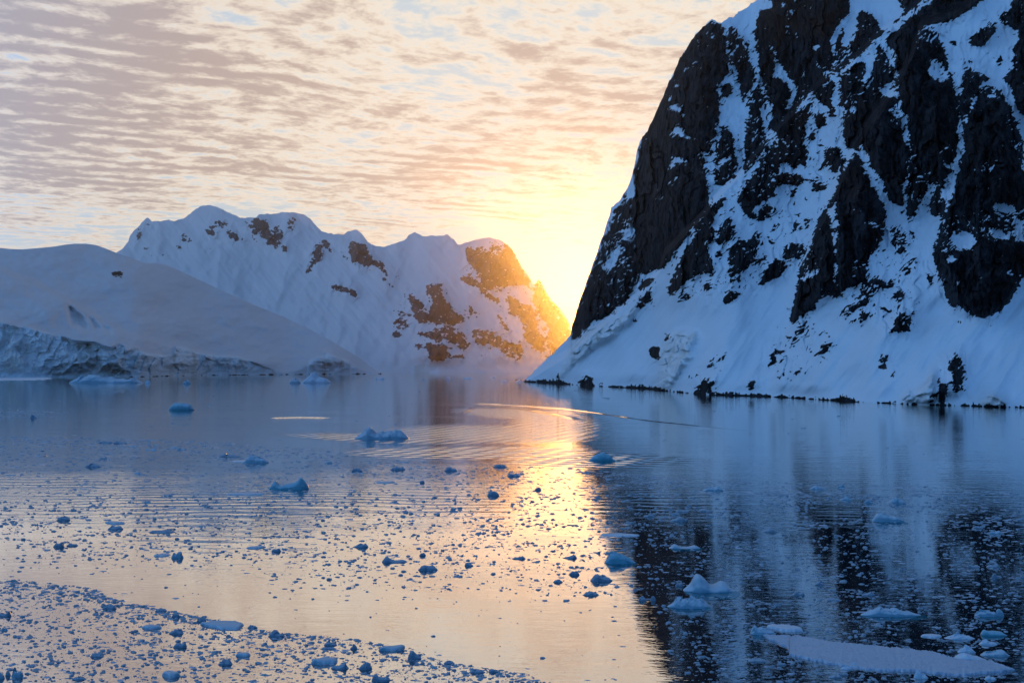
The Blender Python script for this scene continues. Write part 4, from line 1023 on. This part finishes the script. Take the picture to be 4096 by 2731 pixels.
# left foreground
B(46, 94, 2710, 34, [.5, .8, .9, .8, 1, .9, .5], 'tall blue ice block near the lower left corner', M_ice, rough=.15)
B(-30, 20, 2716, 30, [.5, .8, 1, .8, .5], 'blue ice block cut by the left border in the lower left corner', M_ice, rough=.15)
B(20, 44, 2703, 20, dome, 'small ice lump squeezed between two blue blocks in the lower left corner', M_ice)
B(408, 468, 2437, 19, [.4, .7, .9, 1, .8, .9, .5], 'blue-grey ice lump standing alone in the upper part of the lower left belt')
B(360, 418, 2629, 18, [.3, .9, 1, .7, .5, .3], 'pointed blue-grey ice lump in the lower left, above the corner blocks')
B(-10, 49, 2466, 22, [.4, .5, .6, .5, 1, .4], 'blue-grey ice piece with a small fin at the left border')
B(618, 669, 2446, 15, [.3, .8, 1, .7, .4], 'blue-grey ice lump on the outer edge of the lower left belt')
B(685, 722, 2470, 18, [.4, .8, 1, .9, .5], 'blue-grey upright ice lump just inside the belt edge, left of the round floe')
B(785, 826, 2487, 18, [.4, .9, .8, .7, .4], 'ice lump touching the upper left rim of the round floe')
floe([(798, 2496), (840, 2487), (900, 2483), (940, 2484), (976, 2496)], [(798, 2498), (850, 2511), (900, 2519), (950, 2518), (976, 2503)], .12, 'round slushy blue-grey floe in the lower left belt', mat=M_ice, grain=.05)
floe([(565, 2509), (600, 2503), (648, 2507)], [(565, 2512), (590, 2517), (648, 2511)], .12, 'oblong blue-grey plate of ice left of the round floe', mat=M_ice)
B(674, 736, 2536, 21, [.5, .4, .9, .8, .7, .4], 'ragged blue-grey ice lump below left of the round floe')
B(691, 749, 2591, 20, [.4, .8, .9, .8, 1, .6], 'wide blue-grey ice lump with a light top, below the round floe')
B(870, 932, 2660, 22, [.3, .7, 1, .7, .8, .4], 'blue-grey ice lump with a dent in the lower left belt')
floe([(646, 2697), (680, 2691), (722, 2700)], [(646, 2700), (680, 2715), (722, 2704)], .2, 'bowl-shaped blue-grey plate near the bottom of the lower left belt', mat=M_ice)
B(286, 347, 2720, 15, [.5, .7, 1, .7, .5], 'low blue-grey lump at the bottom border right of the corner blocks')
B(1071, 1141, 2548, 27, [.4, .6, 1, .9, .6, .7, .4], 'blue-grey ice lump in two tiers at the outer edge of the belt')
B(988, 1032, 2513, 14, [.4, .9, .7, .8, .4], 'ice lump right of the round floe at the belt edge')
floe([(940, 2620), (985, 2613), (1003, 2618)], [(940, 2623), (985, 2628), (1003, 2622)], .15, 'small plate of ice between the dented lump and the belt edge', mat=M_ice)
B(1294, 1350, 2583, 20, [.3, .8, 1, .8, .5, .3], 'blue-grey ice lump with a flat right side, on the belt edge below the two-tier lump')
B(1398, 1432, 2596, 17, dome, 'blue-grey ice lump shaped like a boat, between the belt edge and the long plate')
B(1278, 1349, 2597, 10, flat, 'low blue-grey slab under a lump on the belt edge')
floe([(1512, 2600), (1560, 2590), (1622, 2583)], [(1512, 2602), (1580, 2604), (1622, 2592)], .14, 'long blue-grey plate with a thick right end', mat=M_ice)
B(1581, 1621, 2605, 14, flat, 'blunt blue ice lump under the right end of the long plate')
B(1629, 1688, 2637, 28, [.5, .9, 1, .8, .5, .2], 'round-backed blue ice lump at the right end of the lower left belt')
B(1485, 1562, 2726, 30, [.9, 1, .7, .5, .45, .6, .6], 'blue ice block with a low tail at the bottom border')
B(1321, 1397, 2677, 26, [.3, .4, .4, .5, .7, 1, .4], 'blue-grey ice piece with a horn at its right end')
floe([(1243, 2650), (1290, 2640), (1350, 2634)], [(1243, 2655), (1290, 2660), (1350, 2651)], .2, 'blue-grey plate beside the ice piece with a horn', mat=M_ice)
B(1432, 1491, 2678, 26, [.3, .5, .7, 1, .7, .3], 'blue-grey ice piece with a pointed top right of the horned one')
B(1874, 1944, 2692, 15, [.3, .8, 1, .7, .3], 'blue-grey lump near the bottom border, first of the thin tail of the belt')
B(1952, 2003, 2689, 15, [.8, 1, .5, .4], 'blue-grey lump near the bottom border with a thin tail to the right')
B(1773, 1820, 2656, 13, [.4, 1, .8, .5], 'blue-grey lump in the thin tail of the belt, right of the round-backed one')
B(1526, 1632, 2251, 25, [.9, 1, .8, .4, .3, .3, .35, .4, .2], 'blue ice piece with a long low tail on the bright water at centre', rough=.1)
B(1670, 1753, 2283, 28, [.3, .85, 1, .7, .75, .6, .3], 'blue ice lump with a saddle on the bright water at centre', rough=.1)
B(1675, 1706, 2223, 16, dome, 'small round blue ice ball on the bright water at centre', smooth_=True)
B(1857, 1895, 2264, 13, [.7, 1, .6, .4], 'small blue ice piece right of the saddle-shaped one')
B(1407, 1475, 2190, 20, [.1, .2, .6, .8, .9, .6], 'ragged blue ice piece on bright water above the one with a long tail')
B(2247, 2310, 2234, 17, [.1, .2, .5, 1, .5], 'blue pointed ice piece on the bright water left of the ice boulder')
B(2272, 2320, 2300, 17, [.3, .7, 1, .5], 'blue ice mound on the bright water left below the ice boulder')
B(2210, 2253, 2330, 13, flat, 'small flat-topped ice lump on the bright water left of the crumbly one')
B(2044, 2104, 2236, 13, [.2, .4, .5, .9, .8], 'blue ice plate with a raised right end on bright water')
B(684, 735, 2232, 30, [.4, .6, .5, 1, .9, .5], 'small blue iceberg with a curved horn on top, left foreground', M_ice, rough=.06)
B(212, 258, 2188, 19, [.3, .7, .8, 1, .9], 'blue-grey lump at left joined by a thin bridge to a flat one')
B(264, 315, 2184, 10, flat, 'flat blue-grey piece right of the joined lump at left')
floe([(612, 2221), (650, 2213), (683, 2216)], [(612, 2225), (650, 2227), (683, 2221)], .1, 'flat plate of ice left of the small iceberg with a horn', mat=M_ice)
floe([(982, 2191), (1030, 2184), (1066, 2186)], [(982, 2193), (1020, 2195), (1066, 2188)], .1, 'oblong plate of ice on the bright water left of centre', mat=M_ice)
B(1084, 1126, 2207, 15, [.4, .8, .6, .9, .6], 'blue-grey lump below right of the oblong plate')
B(336, 408, 1868, 16, [.3, .7, .9, .6, .5, .3], 'low blue ice piece standing out on the far side of the brash at left')
B(390, 455, 1772, 8, flat, 'thin slab of ice on the far edge of the brash belt at left')
B(448, 512, 1774, 10, [.4, .8, .5, .4], 'thin humped slab right of another on the far edge of the brash belt')
floe([(904, 1975), (960, 1971), (1000, 1970), (1062, 1974)], [(904, 1979), (980, 1981), (1062, 1978)], .12, 'long thin plate of ice below the wedge iceberg', mat=M_ice)
floe([(1500, 1928), (1560, 1924), (1582, 1925)], [(1500, 1930), (1550, 1934), (1582, 1928)], .1, 'thin grey plate of ice in the middle of the rippled water', mat=M_ice)
B(1404, 1453, 1886, 15, flat, 'blue-grey brick of ice below the jagged iceberg')
B(1557, 1624, 1880, 14, long_, 'low wide ice piece right of the blue-grey brick')
B(1947, 1998, 1984, 19, [.4, .8, .9, .8, .7], 'blue-grey faceted ice lump on the rippled water right of centre')
B(1678, 1700, 1932, 11, flat, 'small dark ice cube on the rippled water at centre')
B(1776, 1830, 1884, 16, [.4, .9, 1, .6, .4], 'ice lump amid the belt pieces below the wave glitter')
B(1970, 2030, 1869, 13, flat, 'low ice lump amid the belt, second below the wave glitter')
B(2027, 2083, 1906, 13, [.5, .9, .7, .8, .4], 'ragged ice lump at the end of the belt before the dome-shaped iceberg')
B(2138, 2166, 1961, 13, [.3, .9, .7], 'small ice lump on bright water below the end of the belt')
B(430, 495, 2119, 17, [.5, .9, .7, .8, .5], 'blue-grey lump with a slanting back in the left foreground waves')
floe([(418, 2089), (460, 2086), (503, 2090)], [(418, 2092), (460, 2097), (503, 2093)], .12, 'flat plate just above the lump with a slanting back', mat=M_ice)
B(224, 283, 2082, 18, [.2, .6, 1, .8, .3], 'blue-grey mound in the left foreground waves')
B(594, 704, 2132, 14, [.5, .8, .5, .6, .9, .6, .4], 'long low ice piece in the left foreground waves')
B(902, 925, 2546, 10, dome, 'small dark lump below the round floe', M_brash)
B(2700, 2760, 2048, 9, flat, 'flat pale piece near the top left of the dark water', M_brash)
B(2790, 2856, 2046, 12, [.4, .8, .6, .5, .3], 'flat pale piece with a hump near the top of the dark water', M_brash)

# medium pieces, one object each; they share meshes and are told apart only by place
tk = np.array(taken)
protos = []
for k in range(14):
    r = np.random.default_rng(900 + k)
    prof = list(np.clip(r.uniform(.15, 1, 8), 0, 1)); prof[0] *= .4; prof[-1] *= .4
    V, Q = lump(1.0, r.uniform(.28, .6), r.uniform(.06, .20), prof, 50 + k, nu=20, nv=10, rough=.45)
    protos.append(V_Q := (V, Q))
meshes = []
for k, (V, Q) in enumerate(protos):
    for mm in (M_ice, M_brash):
        me = bpy.data.meshes.new('ice_chunk'); me.from_pydata([tuple(v) for v in V], [], Q); me.materials.append(mm); me.update(); meshes.append(me)

beltA = [(-400, 1745), (0, 1746), (560, 1750), (850, 1765), (1240, 1795), (1500, 1830), (1750, 1850), (2350, 1874), (2610, 1905), (3000, 1925), (3400, 1932), (3750, 1945), (4096, 1975), (4500, 2010)]
beltB = [(-400, 2316), (0, 2320), (120, 2322), (360, 2350), (430, 2385), (530, 2412), (700, 2445), (850, 2470), (1050, 2520), (1200, 2535), (1420, 2555), (1640, 2590), (1760, 2640), (1900, 2665), (2100, 2690), (2200, 2740), (2400, 2900)]


def density(px, py):
    """pieces per unit of picture area, from where the brash lies on the water"""
    a = interp(px, beltA); b = interp(px, beltB)
    left = 1 - smooth(px, 2330 + (py - 1900) * .45, 2480 + (py - 1900) * .45)
    upper = np.where(py > a, 1.0, 0)
    e1 = np.exp(-np.clip(py - a, 0, 999) / 60.)
    field = smooth(py, 2310, 2190) * .75 + .02
    field = np.maximum(field, .5 * smooth(px, 900, 1300) * smooth(py, 2440, 2280))
    L = upper * (e1 * .9 + field * smooth(py - a, 0, 40))
    dense = np.where(py > b, np.exp(-np.clip(py - b, 0, 999) / 55.) * 1.6 + .75, 0)
    cl = smooth(fbm(px / 170., py / 40., 3, .6, 501), -.25, .35)
    L = L * (.35 + .9 * cl) + dense * (.5 + .6 * cl)
    R_ = upper * (.55 + e1 * 2.2) * (.25 + 1.3 * cl)
    L = L + upper * 2.4 * np.exp(-np.clip(py - a, 0, 999) / 34.) * smooth(px, 2000, 300)
    far_ = .04 * smooth(fbm(px / 200., py / 7., 2, .6, 503), .05, .3) * (py < a) * (py > 1520)
    slick = 2.2 * np.clip(1 - ((px - 60) / 210.) ** 2 - ((py - 1652) / 26.) ** 2, 0, 1) + .9 * np.clip(1 - ((px - 500) / 500.) ** 2 - ((py - 1700) / 9.) ** 2, 0, 1) * .1
    return L * left + R_ * (1 - left) + far_ + slick


def free(x, y, m_=0.0):
    dxx = (x - tk[:, 0]) / (tk[:, 2] + m_); dyy = (y - tk[:, 1]) / (tk[:, 3] * .7 + m_)
    return (dxx ** 2 + dyy ** 2).min() > 1


G = np.random.default_rng(2024)
placed = []
n_med = 0
groups = (('blue-grey chunk of ice drifting in the dense belt at the lower left', 'ice chunks in the lower left belt', lambda x, y: y > interp(x, beltB) and x < 2330),
          ('small blue-grey ice piece scattered on the bright rippled water', 'ice pieces on the bright water', lambda x, y: x < 2330 + (y - 1900) * .45),
          ('small pale ice piece scattered over the dark reflection of the cliff', 'ice pieces over the dark reflection', lambda x, y: True))
quota = [80, 100, 100]
count = [0, 0, 0]
mi = 0
tries = 0
while sum(count) < sum(quota) and tries < 60000:
    tries += 1
    px, py = G.uniform(-20, 4110), G.uniform(1760, 2740)
    if G.uniform(0, 1.6) > float(density(np.array([px]), np.array([py]))[0]):
        continue
    gi = [i for i, g in enumerate(groups) if g[2](px, py)][0]
    if count[gi] >= quota[gi]:
        continue
    Yd = CAMH * F / (py - HZ); x = (px - W0 / 2) / F * Yd
    wpx_ = 18 + 26 * G.uniform() ** 2
    wd = wpx_ / F * Yd * (1 + .25 * (Yd > 120))
    if not free(x, Yd, wd * .6) or any(abs(x - q[0]) < (wd + q[2]) * .6 and abs(Yd - q[1]) < (wd + q[2]) * .5 for q in placed):
        continue
    placed.append((x, Yd, wd))
    me = meshes[(G.integers(14)) * 2 + (1 if gi == 2 else 0)]
    o = bpy.data.objects.new('ice_chunk', me)
    o.location = (x, Yd, 0)
    o.rotation_euler = (0, 0, G.normal(0, .3) + (pi if G.uniform() < .5 else 0))
    o.scale = (wd, wd, wd * G.uniform(.6, 1.4) * (.6 if Yd > 120 else 1))
    COL.objects.link(o)
    tag(o, groups[gi][0], 'ice chunk', groups[gi][1])
    count[gi] += 1

# fine brash: far too many to count, one mesh
NB = 100000
px = G.uniform(-800, 4900, NB * 9); u_ = G.uniform(0, 1, NB * 9)
py = 1500 + (2950 - 1500) * u_
dn = density(px, py)
keep = (G.uniform(0, 2.2, px.size) < dn * .85) & (G.uniform(0, 1, px.size) < smooth(fbm(px / 38., py / 9., 3, .6, 551), -.35, .3) + .15)
px = px[keep][:NB]; py = py[keep][:NB]
sz = (2.2 + 24 * G.uniform(0, 1, px.size) ** 7) * np.where(py > 2300, 1.15, 1.0)
def brash(name, px, py, sz, nside, flatness, mat, label):
    Yd = CAMH * F / (py - HZ); x = (px - W0 / 2) / F * Yd
    wd = sz / F * Yd
    ok = np.ones(px.size, bool)
    ok &= ~((np.abs(((x[:, None] - tk[None, :, 0]) / (tk[None, :, 2]))) < 1) & (np.abs((Yd[:, None] - tk[None, :, 1]) / (tk[None, :, 3] * .6 + .05)) < 1)).any(1)
    x, Yd, wd = x[ok], Yd[ok], wd[ok]
    n = len(x)
    an = (np.arange(nside) / nside * 2 * pi)[None, :] + G.uniform(0, 6, (n, 1))
    rad = wd[:, None] * .5 * G.uniform(.6, 1.2, (n, nside))
    asp = G.uniform(.25, .7, (n, 1)) * np.where(Yd[:, None] > 120, 1.7, 1.0)
    zt = wd * G.uniform(.04, .20, n) * flatness * np.where(Yd > 120, .55, 1.0) + .006
    bx = x[:, None] + np.cos(an) * rad; by = Yd[:, None] + np.sin(an) * rad * asp
    tx_ = x[:, None] + np.cos(an) * rad * .62 + G.normal(0, .06, (n, 1)) * wd[:, None]; ty_ = Yd[:, None] + np.sin(an) * rad * asp * .62
    ztv = zt[:, None] * G.uniform(.5, 1.3, (n, nside))
    vb = np.stack([bx, by, np.full_like(bx, -.01)], -1); vt = np.stack([tx_, ty_, ztv], -1)
    vc = np.stack([x, Yd, zt * G.uniform(.9, 1.4, n)], -1)[:, None, :]
    co = np.concatenate([vb, vt, vc], 1).reshape(-1, 3)
    base = (np.arange(n) * (2 * nside + 1))[:, None]
    faces_l = []
    for i in range(nside):
        j = (i + 1) % nside
        faces_l.append(np.concatenate([base + i, base + j, base + nside + j], 1))
        faces_l.append(np.concatenate([base + i, base + nside + j, base + nside + i], 1))
        faces_l.append(np.concatenate([base + nside + i, base + nside + j, base + 2 * nside], 1))
    tri = np.concatenate(faces_l, 0).astype(np.int32)
    me = bpy.data.meshes.new(name)
    me.vertices.add(len(co)); me.vertices.foreach_set('co', co.astype(np.float32).ravel())
    me.loops.add(tri.size); me.loops.foreach_set('vertex_index', tri.ravel())
    me.polygons.add(len(tri)); me.polygons.foreach_set('loop_start', np.arange(len(tri), dtype=np.int32) * 3)
    me.polygons.foreach_set('loop_total', np.full(len(tri), 3, np.int32))
    me.update(calc_edges=True)
    me.materials.append(mat)
    o = bpy.data.objects.new(name, me)
    COL.objects.link(o)
    tag(o, label, 'brash ice', kind='stuff')


brash('brash_ice', px, py, sz, 6, 1.0, M_brash, 'fine brash ice strewn over the water')
q_ = G.uniform(0, 1, px.size) < .055
brash('slush_ice', px[q_] + G.normal(0, 10, q_.sum()), py[q_] + G.normal(0, 3, q_.sum()), 9 + 34 * G.uniform(0, 1, q_.sum()) ** 2.5, 11, .18, M_slush, 'thin plates of slush between the brash ice')

# wake of a small boat: two low crests running from the same point
def wake(pts, width, height, seed):
    pts = np.array(pts, float)
    tt = np.linspace(0, 1, 160)
    s_ = np.concatenate([[0], np.cumsum(np.hypot(*np.diff(pts, axis=0).T))]); s_ /= s_[-1]
    px = np.interp(tt, s_, pts[:, 0]); py = np.interp(tt, s_, pts[:, 1])
    Yc = CAMH * F / (py - HZ); Xc = (px - W0 / 2) / F * Yc
    dxx, dyy = np.gradient(Xc), np.gradient(Yc); L = np.hypot(dxx, dyy); nx, ny = -dyy / L, dxx / L
    k = np.linspace(-1, 1, 13)[:, None]
    wv = width * (.8 + .4 * perlin(tt * 9, tt * 0, seed))
    prof = np.cos(k * pi / 2) ** 2
    hh = height * np.clip(np.minimum(tt * 12, (1 - tt) * 5), 0, 1) * (.7 + .5 * perlin(tt * 22, tt * 0 + 3, seed + 1))
    X = Xc + nx * k * wv; Y = Yc + ny * k * wv
    Zv = .006 + prof * hh
    return grid_mesh('boat_wake', X, Y, Zv, M_water, {'swell': X * 0, 'chop': X * 0, 'breeze': X * 0 + .3})


o = wake([(1855, 1612), (1950, 1615), (2100, 1624), (2250, 1634), (2340, 1645), (2450, 1661), (2600, 1683), (2800, 1704), (2980, 1720)], 2.0, .26, 3)
tag(o, 'thin bright wake crest running to the right across the calm water', 'wake', kind='structure')
o = wake([(1862, 1614), (1950, 1621), (2080, 1634), (2180, 1648), (2260, 1664), (2310, 1680)], 3.0, .22, 13)
tag(o, 'broad low wake fold spreading under the long thin crest', 'wake', kind='structure')
o = wake([(1900, 1625), (1880, 1640), (1858, 1648), (1852, 1655)], 1.6, .25, 6)
tag(o, 'short curled wake crest at the left end of the long one', 'wake', kind='structure')
o = wake([(1080, 1672), (1200, 1669), (1330, 1671)], 1.6, .25, 9)
tag(o, 'short bright ripple line alone on the water left of centre', 'wake', kind='structure')

# ------------------------------------------------------------------ haze
import bmesh
bm = bmesh.new()
bmesh.ops.create_cube(bm, size=1.0)
me = bpy.data.meshes.new('haze')
bm.to_mesh(me); bm.free()
m, t = new_mat('haze_air')
vol = t.n('ShaderNodeVolumePrincipled', ins={'Color': (1.0, 0.92, 0.88, 1), 'Density': HAZE_D, 'Anisotropy': HAZE_G})
t.n('ShaderNodeOutputMaterial', ins={'Volume': vol.outputs[0]})
me.materials.append(m)
haze = bpy.data.objects.new('haze', me)
COL.objects.link(haze)
HTOP = 900
haze.scale = (19000, 10300, HTOP)
haze.location = (0, 2550, HTOP / 2 - 10)
tag(haze, kind='stuff')
